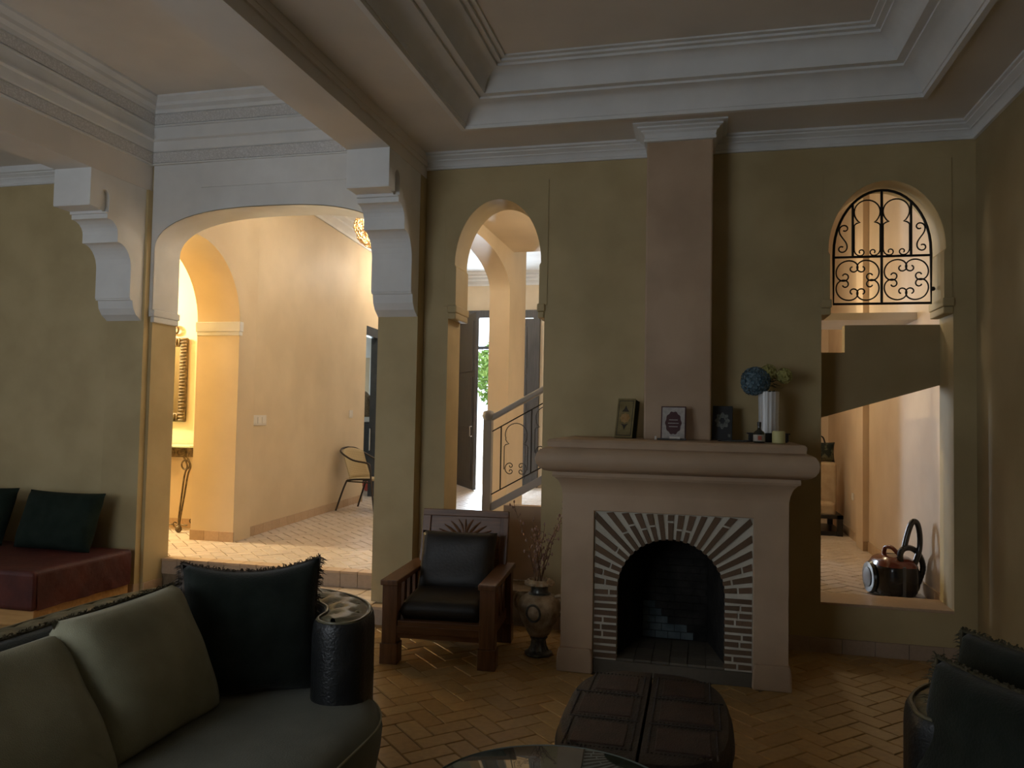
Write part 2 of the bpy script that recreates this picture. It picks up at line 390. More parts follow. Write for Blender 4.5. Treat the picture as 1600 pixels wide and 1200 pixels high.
tray = [(-1.64, 5.24), (1.32, 5.24), (1.32, -1.4), (-1.64, -1.4)]
struct('tray_moulding', MB().sweep(tray, ring, closed=True), WHITE, ceiling, smooth=28)
corn = [(0, 3.545), (.022, 3.545), (.026, 3.56), (.02, 3.568), (.026, 3.585), (.04, 3.60), (.05, 3.603), (.05, 3.612), (.066, 3.622), (.085, 3.63), (.085, 3.64), (.105, 3.645), (.105, ZC + .01), (0, ZC + .01)]
CHX0, CHX1, CHY = -.385, .07, 5.52
struct('trim_1', MB().sweep([(-2.15, D), (CHX0, D)], corn), WHITE, None, 'white plaster cornice left of the chimney breast', smooth=25)
struct('trim_2', MB().sweep([(CHX1, D), (1.81, D), (1.81, -1.6)], corn), WHITE, None, 'white plaster cornice right of the chimney breast', smooth=25)
beam = MB().box(-2.48, -2.15, -1.6, D, ZB, 4.45)
beam_r = struct('ceiling_beam', beam, CREAM, label='plastered ceiling beam between tray ceiling and carved bay')
struct('beam_moulding', MB().box(-2.15, -2.135, -1.6, D, 3.565, 3.60), CREAM, beam_r)
struct('beam_moulding', MB().box(-2.15, -2.128, -1.6, D, 3.60, 3.66), CREAM, beam_r)
beam_l = struct('ceiling_beam', MB().box(-5.05, -4.70, -1.6, D, ZB + .02, 4.45), CREAM, label='plastered ceiling beam over the left pillar')
struct('bay_ceiling', MB().box(-4.70, -2.48, -1.6, D, ZH, ZH + .1), CREAM, label='ceiling of the bay with carved plaster bands')
struct('left_ceiling', MB().box(-9, -5.05, -1.6, D, 3.78, 3.9), CREAM, label='ceiling of the left sitting corner')
struct('trim_3', MB().sweep([(-9, D), (-5.05, D)], [(o, z + .08) for o, z in corn[:-2]] + [(.105, 3.79), (0, 3.79)]), WHITE, None, 'white cornice over the banquette wall', smooth=25)
bp = [(-4.70, -1.6), (-4.70, D - .012), (-2.48, D - .012)]
band = struct('trim_4', MB().sweep(bp, [(0, 3.725), (.03, 3.725), (.032, 3.735), (.015, 3.738), (.015, 3.835), (.03, 3.84), (.035, 3.85), (.035, 3.925), (.06, 3.935), (.06, 3.95), (.03, 3.955), (.035, 4.05), (.05, 4.055), (.05, 4.065),
        (.035, 4.07), (.035, 4.165), (.05, 4.17), (.055, 4.20), (.09, 4.22), (.09, 4.25), (.13, 4.28), (.13, ZH), (0, ZH)]), WHITE, None, 'white stepped plaster bands around the bay', smooth=25)
struct('carved_band', MB().sweep(bp, [(.012, 3.742), (.026, 3.742), (.026, 3.832), (.012, 3.832)]), CARVE, band)
struct('carved_band', MB().sweep(bp, [(.03, 4.074), (.046, 4.074), (.046, 4.162), (.03, 4.162)]), CARVE, band)

# --- pillars and corbels
def arc(c, r, a0, a1, n=8): return [(c[0] + r[0] * cos(radians(a0 + (a1 - a0) * i / n)), c[1] + r[1] * sin(radians(a0 + (a1 - a0) * i / n))) for i in range(n + 1)]
def corbel(x0, x1, ztop, y0, parent, dx):
    """profile in y-z: y0 is the pillar face; the bracket grows towards the room as it rises"""
    k = y0 - 5.72; pr = [(y0 + .05, 2.355), (y0 - .01, 2.355)]
    pr += [(5.69 + k, 2.37), (5.645 + k, 2.40), (5.61 + k, 2.45), (5.598 + k, 2.515), (5.575 + k, 2.515), (5.572 + k, 2.53)]
    pr += [(5.565 + k, 2.53), (5.565 + k, 2.78)] + [(5.415 + k + .15 * cos(radians(a)), 2.78 + .19 * sin(radians(a))) for a in (12, 25, 38, 50, 62, 74, 84, 90)]
    pr += [(5.40 + k, 2.97), (5.40 + k, 3.04)] + [(5.29 + k + .11 * cos(radians(a)), 3.04 + .10 * sin(radians(a))) for a in (15, 32, 50, 68, 80, 90)]
    pr += [(5.275 + k, 3.14), (5.275 + k, 3.178), (5.255 + k, 3.178), (5.255 + k, 3.20), (5.09 + k, 3.20), (5.085 + k, 3.21), (5.085 + k, ztop), (y0 + .05, ztop)]
    m = MB().plate([pr], 'yz', x0, x1)
    c = struct('corbel', m, WHITE, parent, bevel=.004)
    niche = [(5.20 + k, 3.19), (5.29 + k, 3.19), (5.29 + k, 3.31)] + [(5.245 + k + .045 * cos(radians(a)), 3.31 + .055 * sin(radians(a))) for a in range(15, 180, 15)] + [(5.20 + k, 3.31)]
    cut = MB().plate([niche], 'yz', x1 - .035, x1 + .05).mesh('cutter', None)
    co = link('cutter', cut)
    md = c.modifiers.new('niche', 'BOOLEAN'); md.object = co; md.operation = 'DIFFERENCE'; md.solver = 'EXACT'
    c.modifiers.move(1, 0)
    dg = bpy.context.evaluated_depsgraph_get(); me = bpy.data.meshes.new_from_object(c.evaluated_get(dg))
    c.modifiers.clear(); c.data = me
    bpy.data.objects.remove(co)
    return c
pill_r = struct('pillar', MB().box(-2.48, -2.15, 5.72, D, 0, ZB), TAN, None, 'tan plastered pillar right of the wide arch')
pill_r['kind'] = 'structure'
corbel(-2.48, -2.152, ZB, 5.72, pill_r, 1)
pill_l = struct('pillar', MB().box(-5.05, -4.68, 5.78, D, 0, ZB + .02), TAN, None, 'tan plastered pillar left of the wide arch')
pill_l['kind'] = 'structure'
corbel(-5.05, -4.702, ZB + .02, 5.78, pill_l, 1)
for p, x0, x1, y0 in ((pill_r, -2.485, -2.145, 5.71), (pill_l, -5.055, -4.675, 5.77)):
    struct('plinth', MB().box(x0, x1, y0, D, 0, .10), SKIRT, p, bevel=.004)

# --- floors: grout bed and single tiles
def proj(p):
    d = Vector(p) - CAM; z = d.dot(fw)
    return (800 + F_PX * d.dot(rt) / z, 600 - F_PX * d.dot(up) / z, z) if z > .1 else (1e6, 1e6, z)
def tile_mesh(w, l, mat, name='tile', h=.014, e=.0035, b=.0022):
    x, y = l / 2 - b / 2, w / 2 - b / 2
    vs = [(sx * x, sy * y, -h) for sx, sy in ((-1, -1), (1, -1), (1, 1), (-1, 1))] + [(sx * x, sy * y, -.004) for sx, sy in ((-1, -1), (1, -1), (1, 1), (-1, 1))] + \
         [(sx * (x - e), sy * (y - e), 0) for sx, sy in ((-1, -1), (1, -1), (1, 1), (-1, 1))]
    fs = [(8, 9, 10, 11)] + [(i + 4, (i + 1) % 4 + 4, (i + 1) % 4 + 8, i + 8) for i in range(4)] + [(i, (i + 1) % 4, (i + 1) % 4 + 4, i + 4) for i in range(4)]
    me = bpy.data.meshes.new(name); me.from_pydata(vs, [], fs); me.materials.append(mat); return me, vs, fs
def herring(name, region, inside, z, mat, parent, W_=.10, ang=45, limit=300, org=(0, 0), seen=lambda x, y: True, gap=.006, clip=None):
    me, tv, tf = tile_mesh(W_, 2 * W_, mat, 'tile', b=gap); ca, sa = cos(radians(ang)), sin(radians(ang))
    tiles = []; R = int(14 / W_)
    for a in range(-R, R):
        for b in range(-R, R):
            if (a - b) % 4 == 0: cx, cy, r = (a + 1) * W_, (b + .5) * W_, 0
            elif (a - b - 3) % 4 == 0: cx, cy, r = (a + .5) * W_, (b + 1) * W_, 90
            else: continue
            x = org[0] + cx * ca - cy * sa; y = org[1] + cx * sa + cy * ca
            if region[0] < x < region[1] and region[2] < y < region[3] and inside(x, y): tiles.append((x, y, r + ang))
    vis = []
    for t in tiles:
        u, v, d = proj((t[0], t[1], z))
        vis.append((d if (-10 < u < 1610 and -10 < v < 1215 and seen(t[0], t[1])) else d + 1000, t))
    vis.sort(key=lambda q: q[0])
    rnd = random.Random(3); rest = MB()
    for i, (d, t) in enumerate(vis):
        tilt = (rnd.uniform(-.008, .008), rnd.uniform(-.008, .008), radians(t[2] + rnd.uniform(-.6, .6))); dz = rnd.uniform(-.0012, .0012)
        if clip and abs(t[1] - clip) < W_ * 1.15 and t[0] < 1.7:
            ct_, st_ = cos(tilt[2]), sin(tilt[2]); hx, hy = W_ - gap / 2, W_ / 2 - gap / 2
            pg = [(t[0] + a * hx * ct_ - b * hy * st_, t[1] + a * hx * st_ + b * hy * ct_) for a, b in ((-1, -1), (1, -1), (1, 1), (-1, 1))]; cp = []
            for a_ in range(4):
                p, q = pg[a_], pg[(a_ + 1) % 4]
                if p[1] >= clip: cp.append(p)
                if (p[1] >= clip) != (q[1] >= clip): f = (clip - p[1]) / (q[1] - p[1]); cp.append((p[0] + f * (q[0] - p[0]), clip))
            if len(cp) > 2:
                n_ = len(cp); rest.M = None
                rest.add([(a, b, z) for a, b in cp] + [(a, b, z - .014) for a, b in cp], [tuple(range(n_))] + [(k_, k_ + n_, (k_ + 1) % n_ + n_, (k_ + 1) % n_) for k_ in range(n_)])
        elif i < limit and d < 1000: link('tile', me, parent, (t[0], t[1], z + dz), tilt)
        else:
            rest.M = Matrix.Translation((t[0], t[1], z + dz)) @ Matrix.Rotation(tilt[2], 4, 'Z') @ Matrix.Rotation(tilt[0], 4, 'X'); rest.add(tv, tf)
    if rest.v:
        m2 = bpy.data.meshes.new('tile_field'); m2.from_pydata(rest.v, [], rest.f); m2.materials.append(mat)
        o = link('tile_field', m2, parent); o['kind'] = 'stuff'
    return parent
floor = struct('floor', MB().box(-9.2, 2.05, -3.4, DB, -.12, -.006), GROUT, label='terracotta herringbone tile floor of the living room')
herring('floor', (-6.4, 2.0, 1.4, 6.0), lambda x, y: not (-.8 < x < .46 and 5.0 < y), 0, TILE, floor, .115, 45, 300, (.03, .02),
        lambda x, y: y > 2.9 and x > -2.2 and not (x < -1.5 and y < 3.4) and not (-.52 < x < .12 and 2.9 < y < 3.8) and y < 5.85 and not (-.82 < x < .5 and y > 4.9))
hall_floor = tag(link('floor_hall', MB().plate([[(-8, 6.10), (A1[0], 6.10), (A1[1], 6.10), (A1[1], DB - .02), (A2[0], DB - .02), (A2[0], D + .012), (A2[1], D + .012), (A2[1], DB - .02), (WN[0], DB - .02), (2.0, DB - .02), (2.0, 14.6), (-8, 14.6)]], 'xy', -.1, HF - .006).mesh('floor_hall', GROUT)), 'pale herringbone tile floor of the raised hall', None, None, 'structure')
herring('floor_hall', (-6.6, 1.75, 5.9, 14.3), lambda x, y: y > 6.10, HF, HTILE, hall_floor, .115, 45, 300, (.05, .04), gap=.009, seen=
        lambda x, y: (-4.6 < x < -2.5 and y < 9 and x < -.42 * y + .1) or (.9 < x < 1.7 and y < 9), clip=6.215)
step = struct('step', MB().box(-4.30, -2.30, 5.575, 6.10, 0, .129), GROUT, label='lower tiled step up to the hall under the wide arch')
step['kind'] = 'structure'
me, _, _ = tile_mesh(.115, .23, HTILE, b=.005)
for i in range(8):
    for j in range(4):
        link('tread_tile', me, step, (-4.17 + i * .232, 5.70 + j * .116, .135))
for i in range(15):
    x0 = -4.30 + i * .1567
    if x0 > -2.32: break
    MB().box(x0 + .002, min(x0 + .155, -2.298), 5.562, 5.577, .002, .112).obj('riser_tile', RISER, step)
    MB().box(x0 + .002, min(x0 + .155, -2.298), 5.555, 5.64, .114, .137).obj('nosing_tile', WHITE if 0 else SKIRT, step, bevel=.003)
for i in range(14):
    x0 = A1[0] + i * .157
    MB().box(x0 + .002, min(x0 + .155, A1[1]), 6.088, 6.102, .137, .247).obj('riser_tile', RISER, hall_floor)
    MB().box(x0 + .002, min(x0 + .155, A1[1]), 6.082, 6.212, .249, .271).obj('nosing_tile', SKIRT, hall_floor, bevel=.003)

# --- hall walls
niche_arch = [(6.17, HF), (6.17, 3.2)] + [(6.30 + .75 * cos(radians(a)), 2.48 + .75 * sin(radians(a))) for a in range(98, -1, -7)][0:] + [(7.05, 2.48), (7.05, HF), (7.36, HF), (7.36, ZH), (6.0, ZH), (6.0, 3.3), (6.10, 3.25)]
niche_arch = [(7.05, HF), (7.36, HF), (7.36, ZH), (DB, ZH), (DB, 2.48 + .75 * sin(math.acos((DB - 6.30) / .75)))] + [(6.30 + .75 * cos(radians(a)), 2.48 + .75 * sin(radians(a))) for a in range(98, 1, -6)] + [(7.05, 2.48)]
wall_hall = struct('wall_hall', MB().plate([niche_arch], 'yz', -5.06, -4.57), HALLW, None, 'beige plastered hall wall with the console recess arch', smooth=25)
m = MB(); m.box(-5.075, -4.555, 7.035, 7.10, 2.40, 2.50); m.box(-5.065, -4.565, 7.042, 7.10, 2.36, 2.40)
struct('impost', m, WHITE, wall_hall, bevel=.006)
struct('wall_hall', MB().plate([[(-4.585, 7.10), (-4.93, 10.94), (-5.20, 10.94), (-5.06, 7.10)]], 'xy', HF, ZH), HALLW, None, 'long beige plastered hall wall with switches')
struct('wall_hall', MB().plate([[(-4.93, 10.94), (-4.995, 11.63), (-5.13, 11.63), (-5.10, 10.94)]], 'xy', 2.92, ZH), HALLW, None, 'wall above the kitchen doorway')
struct('wall_hall', MB().plate([[(-4.995, 11.63), (-5.1, 14.3), (-5.22, 14.3), (-5.13, 11.63)]], 'xy', HF, ZH), HALLW, None, 'hall wall beyond the kitchen doorway')
struct('wall_niche', MB().box(-7.6, -5.06, 7.73, 7.9, HF, ZH), HALLW, None, 'back wall of the lamp-lit console recess')
struct('wall_niche', MB().box(-7.6, -7.4, DB, 7.73, HF, ZH), HALLW, None, 'side wall of the console recess')
fd = [(-8, HF), (-4.55, HF), (-4.55, 3.54), (-3.0, 3.54), (-3.0, HF), (2.0, HF), (2.0, ZH), (-8, ZH)]
wall_front = struct('wall_front', MB().plate([fd], 'xz', 14.3, 14.55), HALLW, None, 'entrance wall at the far end of the hall')
struct('wall_kitchen', MB().box(-8.2, -8, 9.0, 14.3, HF, ZH), WHITE, None, 'white side wall of the kitchen')
struct('wall_kitchen', MB().box(-8, -5.2, 9.0, 9.2, HF, ZH), WHITE, None, 'white near wall of the kitchen')
struct('wall_kitchen', MB().plate([rect(-8, -5.3, HF, ZH), rect(-6.75, -5.85, 1.75, 2.75)], 'xz', 14.22, 14.3), WHITE, None, 'white back wall of the kitchen')
struct('wall_corridor', MB().box(1.70, 2.0, DB, 14.3, HF, ZH), CORW, None, 'rose plastered corridor wall seen through the lower window opening')
struct('wall_corridor_pier', MB().box(1.64, 1.70, 8.75, 9.1, HF, ZH), CORW, None, 'shallow pier on the corridor wall')
struct('wall_corridor_screen', MB().box(.25, .35, 9.15, 14.3, HF, ZH), CORW, None, 'added unseen wall keeping door light out of the corridor')  # unseen wall added to block the front door light
struct('wall_corridor_end', MB().box(.3, 1.7, 11.4, 11.55, HF, ZH), CORW, None, 'end wall of the corridor')
struct('ceiling_hall', MB().box(-8.2, 2.0, DB, 14.55, ZH, ZH + .1), WHITE, None, 'white ceiling of the hall')
struct('ceiling_landing', MB().plate([rect(-2.22, .45, DB, 9.15)], 'xy', 3.58, 3.70), HALLW, None, 'underside of the upper landing beside the stair')
struct('wall_landing', MB().plate([[(-.45, HF), (.40, HF), (.40, 3.58), (-.45, 3.58)]], 'xz', 7.6, 7.75), HALLW, None, 'wall behind the stair')
# stepped parapets behind the two openings
struct('stair_parapet', MB().plate([[(-2.02, HF), (-1.02, HF), (-1.02, .864), (-1.56, .864), (-1.56, .655), (-2.02, .655)]], 'xz', 6.24, 6.34), PINK, None, 'stepped plaster parapet at the foot of the stair')
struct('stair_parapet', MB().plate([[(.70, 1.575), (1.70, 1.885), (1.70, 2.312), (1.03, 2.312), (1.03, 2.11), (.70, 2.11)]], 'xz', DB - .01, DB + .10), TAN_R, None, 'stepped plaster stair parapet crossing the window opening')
struct('landing_edge', MB().box(.7, 1.70, 6.9, 7.6, 2.44, 2.50), CREAM, None, 'pale edge of the stair landing behind the grille')
for o in COL.objects:
    if o.name.startswith(('stair_parapet', 'landing_edge')): o['kind'] = 'structure'
# arcade wall in the hall
ay = [(6.45, HF), (6.45, 3.08)] + [(7.72 + 1.27 * -cos(radians(a)), 3.08 + .36 * sin(radians(a))) for a in range(6, 180, 7)] + [(8.99, 3.08), (8.99, HF), (9.84, HF), (9.84, ZH), (DB, ZH), (DB, HF)]
struct('wall_arcade', MB().plate([ay], 'yz', -2.47, -2.22), HALLW, None, 'pale arcade pier and arch between hall and stair', smooth=25)
cr = [(0, 4.06), (.02, 4.06), (.03, 4.09), (.06, 4.12), (.10, 4.14), (.10, 4.17), (.16, 4.20), (.16, 4.23), (.22, 4.25), (.22, ZH), (0, ZH)]
struct('trim_5', MB().sweep([(-4.57, DB), (-4.57, 7.1), (-4.93, 10.94), (-5.1, 14.3), (-2.5, 14.3)], cr), WHITE, None, 'white cornice along the hall', smooth=25)
# skirting tiles
def skirting(name, a, b, z0, h, n_out, lab, L=.20, mat=SKIRT):
    a = Vector(a); b = Vector(b); d = (b - a); n = max(1, round(d.length / L)); st = d / n; nn = Vector((n_out[0], n_out[1])) * .014
    o = empty(name); o['kind'] = 'structure'; o['label'] = lab
    for i in range(n):
        p = a + st * (i + .008); q = a + st * (i + .992)
        MB().plate([[(p.x, p.y), (q.x, q.y), (q.x + nn.x, q.y + nn.y), (p.x + nn.x, p.y + nn.y)]], 'xy', z0, z0 + h).obj('skirting_tile', mat, o)
    return o
skirting('baseboard_hall', (-4.585, 7.10), (-4.93, 10.92), HF, .10, (1, 0), 'row of tan skirting tiles along the hall wall')
skirting('baseboard_pier', (-5.06, 7.05), (-4.557, 7.05), HF, .10, (0, -1), 'skirting tiles at the foot of the recess pier')
skirting('baseboard_jamb', (A1[0], D), (A1[0], 6.09), 0, .10, (1, 0), 'skirting tiles on the jamb of the wide arch', .12)
skirting('baseboard_niche', (-7.0, 7.73), (-5.06, 7.73), HF, .10, (0, -1), 'skirting tiles in the console recess')
skirting('baseboard_corridor', (1.70, DB), (1.70, 8.75), HF, .10, (-1, 0), 'skirting tiles along the near corridor wall')
skirting('baseboard_corridor', (1.70, 9.1), (1.70, 11.4), HF, .10, (-1, 0), 'skirting tiles along the far corridor wall')
skirting('baseboard_corridor', (1.64, 8.75), (1.70, 8.75), HF, .10, (0, -1), 'skirting tile around the corridor pier', .06)
skirting('baseboard_back', (.54, D), (1.81, D), 0, .10, (0, -1), 'skirting tiles under the barred window', mat=RISER)
skirting('baseboard_back', (-1.17, D), (-.86, D), 0, .10, (0, -1), 'skirting tiles behind the urn', mat=RISER)

# ================================================================== FIREPLACE
fp = thing('fireplace', 'pink plastered fireplace with sunburst brick arch and thick rounded mantel', 'fireplace', (0, 0, 0))
FX0, FX1, FY = -.85, .52, 4.94
PX0, PX1, PZ0, PZ1 = -.645, .317, .03, 1.008
MB().plate([[(FX0, 0), (PX0, 0), (PX0, PZ1), (PX1, PZ1), (PX1, 0), (FX1, 0), (FX1, 1.16), (FX0, 1.16)]], 'xz', FY, D).obj('surround', PINK, fp, bevel=.006)
for x0, x1 in ((FX0 - .02, PX0 + .005), (PX1 - .005, FX1 + .02)):
    MB().plate([[(x0, 0), (x1, 0), (x1 - .004, .11), (x1 - .014, .15), (x0 + .014, .15), (x0 + .004, .11)]], 'xz', FY - .028, D).obj('foot', PINK, fp, bevel=.01)
ACX, ACZ, AR = -.172, .525, .328
hole = [(ACX - AR, .10)] + [(ACX - AR * cos(radians(a)), ACZ + AR * sin(radians(a))) for a in range(0, 181, 6)] + [(ACX + AR, .10)]
panel = MB().plate([[(PX0, .0), (PX0, PZ1), (PX1, PZ1), (PX1, .0), (ACX + AR, .0)] + list(reversed(hole)) + [(ACX - AR, .0)]], 'xz', FY + .022, FY + .10).obj('mortar_panel', MORTAR, fp)
def edge_hit(px, pz, dx, dz):
    t = 9
    if dx < -1e-6: t = min(t, (PX0 + .006 - px) / dx)
    if dx > 1e-6: t = min(t, (PX1 - .006 - px) / dx)
    if dz > 1e-6: t = min(t, (PZ1 - .006 - pz) / dz)
    return t
rb = random.Random(11)
def brick_strip(p_in, dirv, w0, w1, t0):
    n = Vector((-dirv.y, dirv.x)); a = Vector(p_in) + n * w0; b = Vector(p_in) - n * w0
    ta = edge_hit(a.x, a.y, dirv.x, dirv.y); tb = edge_hit(b.x, b.y, dirv.x, dirv.y)
    L = min(ta, tb); cuts = [0, 1]
    if rb.random() < .62: cuts = [0, rb.uniform(.3, .75), 1]
    for i in range(len(cuts) - 1):
        q = []
        for s, side, tt in ((cuts[i], 1, ta), (cuts[i + 1], 1, ta), (cuts[i + 1], -1, tb), (cuts[i], -1, tb)):
            g = .006 if 0 < s < 1 else 0
            d = max(0, min(tt, tt * s + (g if s == cuts[i] else -g))); w = w0 + (w1 - w0) * d / max(L, .01)
            e = Vector(p_in) + dirv * d + n * (side * w * rb.uniform(.88, 1.1))
            # keep inside the panel
            q.append((max(PX0 + .004, min(PX1 - .004, e.x)), min(PZ1 - .004, e.y)))
        MB().plate([q], 'xz', FY + .014 + rb.uniform(-.002, .003), FY + .04).obj('brick', BRICK, fp)
NB = 23
for i in range(NB):
    a = radians(2 + 176 * (i + .5) / NB); dv = Vector((-cos(a), sin(a)))
    brick_strip((ACX + dv.x * (AR - .006), ACZ + dv.y * (AR - .006)), dv, .0125, .019, 0)
for k in range(10):
    z = .112 + k * .0435
    brick_strip((ACX - AR + .005, z), Vector((-1, 0)), .0135, .0145, 0)
    brick_strip((ACX + AR - .005, z), Vector((1, 0)), .0135, .0145, 0)
DARKBRICK = noise_mat('near_black_brick', (.012, .011, .010), (.03, .027, .024), 9, 5, .95, .5, 40)
GREYBRICK = noise_mat('blue_grey_brick', (.05, .065, .07), (.13, .16, .17), 7, 5, .9, .5, 30)
HEARTH = random_mat('hearth_tile', [(.12, .10, .075), (.17, .145, .11), (.14, .12, .09)], .8, .4, 40)
bx0, bx1, by = -.375, .06, 5.50
fb = MB()
fb.add([(ACX - AR, FY + .1, .1), (bx0, by, .1), (bx0, by, .8), (ACX - AR, FY + .1, .95)], [(0, 1, 2, 3)])
fb.add([(ACX + AR, FY + .1, .1), (bx1, by, .1), (bx1, by, .8), (ACX + AR, FY + .1, .95)], [(3, 2, 1, 0)])
fb.add([(ACX - AR, FY + .1, .95), (bx0, by, .8), (bx1, by, .8), (ACX + AR, FY + .1, .95)], [(0, 1, 2, 3)])
fb.obj('firebox', DARKBRICK, fp)
MB().add([(bx0, by, .1), (bx1, by, .1), (bx1, by, .8), (bx0, by, .8)], [(0, 1, 2, 3)]).obj('firebox_back', DARKBRICK, fp)
# back wall laid in bricks; the lower left ones are blue-grey, the others near black
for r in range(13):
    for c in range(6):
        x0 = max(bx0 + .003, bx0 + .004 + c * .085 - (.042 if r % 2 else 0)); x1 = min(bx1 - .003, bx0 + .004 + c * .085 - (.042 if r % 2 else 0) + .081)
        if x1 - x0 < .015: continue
        is_pale = (x0 + x1) / 2 - bx0 < .31 - r * .052 and r < 5
        MB().box(x0, x1, by - .012, by, .105 + r * .05, .15 + r * .05).obj('back_brick', GREYBRICK if is_pale else DARKBRICK, fp)
MB().box(PX0, PX1, FY + .005, by + .1, 0, .085).obj('hearth', HEARTH, fp, bevel=.006)
for i in range(6):
    for j in range(4):
        x = ACX - AR + .055 + i * .109
        MB().box(x - .052, x + .052, FY + .03 + j * .13, FY + .155 + j * .13, .08, .098).obj('hearth_tile', HEARTH, fp)
path = [(FX0, D), (FX0, FY), (FX1, FY), (FX1, D)]
path = list(reversed(path))
MP = [(0, 1.08), (-.002, 1.10), (.006, 1.15), (.022, 1.19), (.045, 1.215), (.045, 1.218), (.055, 1.218), (.06, 1.23), (.055, 1.252), (.075, 1.254), (.105, 1.262), (.13, 1.28), (.146, 1.305), (.152, 1.335), (.146, 1.365), (.13, 1.388), (.105, 1.402),
      (.085, 1.407), (.085, 1.42), (.09, 1.44), (.08, 1.455), (-.2, 1.455)]
path2 = [(FX1, D), (FX1, FY), (FX0, FY), (FX0, D)]
mm = MB().sweep(list(reversed(path2)), [(-o, z) for o, z in MP], cap=False) if False else MB().sweep(path2, [(-o, z) for o, z in MP], cap=False)
mm.obj('mantel', PINK, fp, smooth=35)
MB().box(FX0 - .05, FX1 + .05, FY - .05, D, 1.38, 1.4545).obj('mantel_top', PINK, fp)
MB().box(CHX0, CHX1, CHY, D, 1.45, ZC).obj('chimney_breast', PINK, fp, bevel=.012)
crown = [(0, 3.545), (.02, 3.548), (.02, 3.565), (.014, 3.572), (.022, 3.60), (.04, 3.612), (.04, 3.622), (.065, 3.632), (.065, 3.642), (.095, 3.65), (.095, ZC + .002), (0, ZC + .002)]
MB().sweep([(CHX0, D), (CHX0, CHY), (CHX1, CHY), (CHX1, D)][::-1], [(-o, z) for o, z in crown]).obj('chimney_crown', WHITE, fp, smooth=25)

# ------------------------------------------------------------------ things on the mantel
MZ = 1.456
def book(name, label, c, w, h, t, rz, lean, cover, page, deco):
    b = thing(name, label, 'book', c, rz)
    b.rotation_euler = (-lean, 0, rz)
    MB().box(-w / 2, w / 2, 0, .004, 0, h).obj('front_cover', cover, b, bevel=.0015)
    MB().box(-w / 2, w / 2, t - .004, t, 0, h).obj('back_cover', cover, b, bevel=.0015)
    MB().box(-w / 2, -w / 2 + .004, .002, t - .002, 0, h).obj('spine', cover, b)
    MB().box(-w / 2 + .004, w / 2 - .004, .004, t - .004, .003, h - .004).obj('page_block', page, b)
    deco(b, w, h); return b
PAGE = noise_mat('page_edges', (.30, .24, .14), (.40, .33, .20), 30)
OLBK = noise_mat('olive_gold_cover', (.15, .115, .045), (.23, .18, .08), 12)
GRNP = noise_mat('dark_green_pages', (.015, .02, .012), (.03, .035, .02), 12)
MARO = plain('maroon_cover', (.06, .014, .016), .5); WCOV = noise_mat('pale_cover_print', (.36, .33, .31), (.46, .43, .40), 40)
BKB = plain('black_blue_cover', (.018, .02, .024), .4); GRYP = noise_mat('silver_print', (.10, .11, .10), (.22, .23, .21), 60)
GILT = noise_mat('gilt_print', (.30, .16, .05), (.38, .24, .10), 30); DKP = plain('dark_print', (.03, .022, .012), .7)
def lobed(cx, cz, rx, rz_, n=40, lob=.08, k=8):
    return [(cx + rx * (1 + lob * cos(k * 2 * pi * i / n)) * cos(2 * pi * i / n), cz + rz_ * (1 + lob * cos(k * 2 * pi * i / n)) * sin(2 * pi * i / n)) for i in range(n)]
def d1(b, w, h):
    MB().plate([rect(-w / 2 + .012, w / 2 - .012, .015, h - .015), rect(-w / 2 + .016, w / 2 - .016, .02, h - .02)], 'xz', -.0012, .001).obj('border_print', DKP, b)
    MB().plate([lobed(0, h * .5, w * .26, h * .12)], 'xz', -.0012, .001).obj('centre_medallion', GILT, b)
    MB().plate([[(-.028, h * .66), (.028, h * .66), (.012, h * .73), (0, h * .82), (-.012, h * .73)]], 'xz', -.0014, .001).obj('upper_motif', DKP, b)
    MB().plate([[(-.028, h * .36), (-.012, h * .30), (0, h * .2), (.012, h * .30), (.028, h * .36), (0, h * .33)]], 'xz', -.0014, .001).obj('lower_motif', DKP, b)
def d2(b, w, h):
    MB().plate([rect(-w / 2 + .008, w / 2 - .008, .010, h - .008)], 'xz', -.001, .001).obj('cover_print', WCOV, b)
    md = MB().plate([lobed(0, h * .5, w * .32, h * .34, 48, .05, 10)], 'xz', -.002, .001).obj('centre_medallion', MARO, b)
    for k in range(3): MB().box(-.035 + .006 * abs(k - 1), .035 - .006 * abs(k - 1), -.0028, .001, h * (.38 + .1 * k), h * (.40 + .1 * k)).obj('script_line', WCOV, md)
def d3(b, w, h):
    MB().plate([lobed(.0, h * .56, w * .34, h * .22, 48, .14, 8), lobed(.0, h * .56, w * .13, h * .09, 30, .1, 6)], 'xz', -.0015, .001).obj('rosette_print', GRYP, b)
    MB().plate([rect(w * .3, w * .42, h * .08, h * .17)], 'xz', -.0015, .001).obj('corner_print', GRYP, b)
book('book', 'thick olive and gold book leaning left of the chimney breast', (-.53, 5.55, MZ + .002), .135, .285, .085, radians(-18), radians(13), OLBK, GRNP, d1)
book('book', 'pale book with maroon medallion and border in the middle of the mantel', (-.178, 5.36, MZ + .001), .165, .23, .03, radians(-2), radians(12), MARO, PAGE, d2)
book('book', 'black book with silver rosette in the shade right of the chimney breast', (.145, 5.62, MZ + .002), .135, .245, .03, radians(-6), radians(15), BKB, PAGE, d3)
t = thing('incense_holder', 'small dark and white holder lying in front of the maroon-bordered book', 'holder', (-.19, 5.31, MZ))
MB().box(-.09, .10, -.012, .012, 0, .012).obj('tray', DARKWOOD, t, bevel=.003)
MB().tube([(-.01, -.014, .018), (.06, -.014, .016)], .008, 8).obj('white_roll', plain('paper_white', (.75, .72, .68), .7), t)
MB().tube([(-.10, -.006, .0), (-.10, -.006, .024)], .006, 8).obj('peg', MATS['paper_white'], t)
t = thing('folder', 'thin black folder lying flat in front of the silver rosette book', 'folder', (.215, 5.40, MZ))
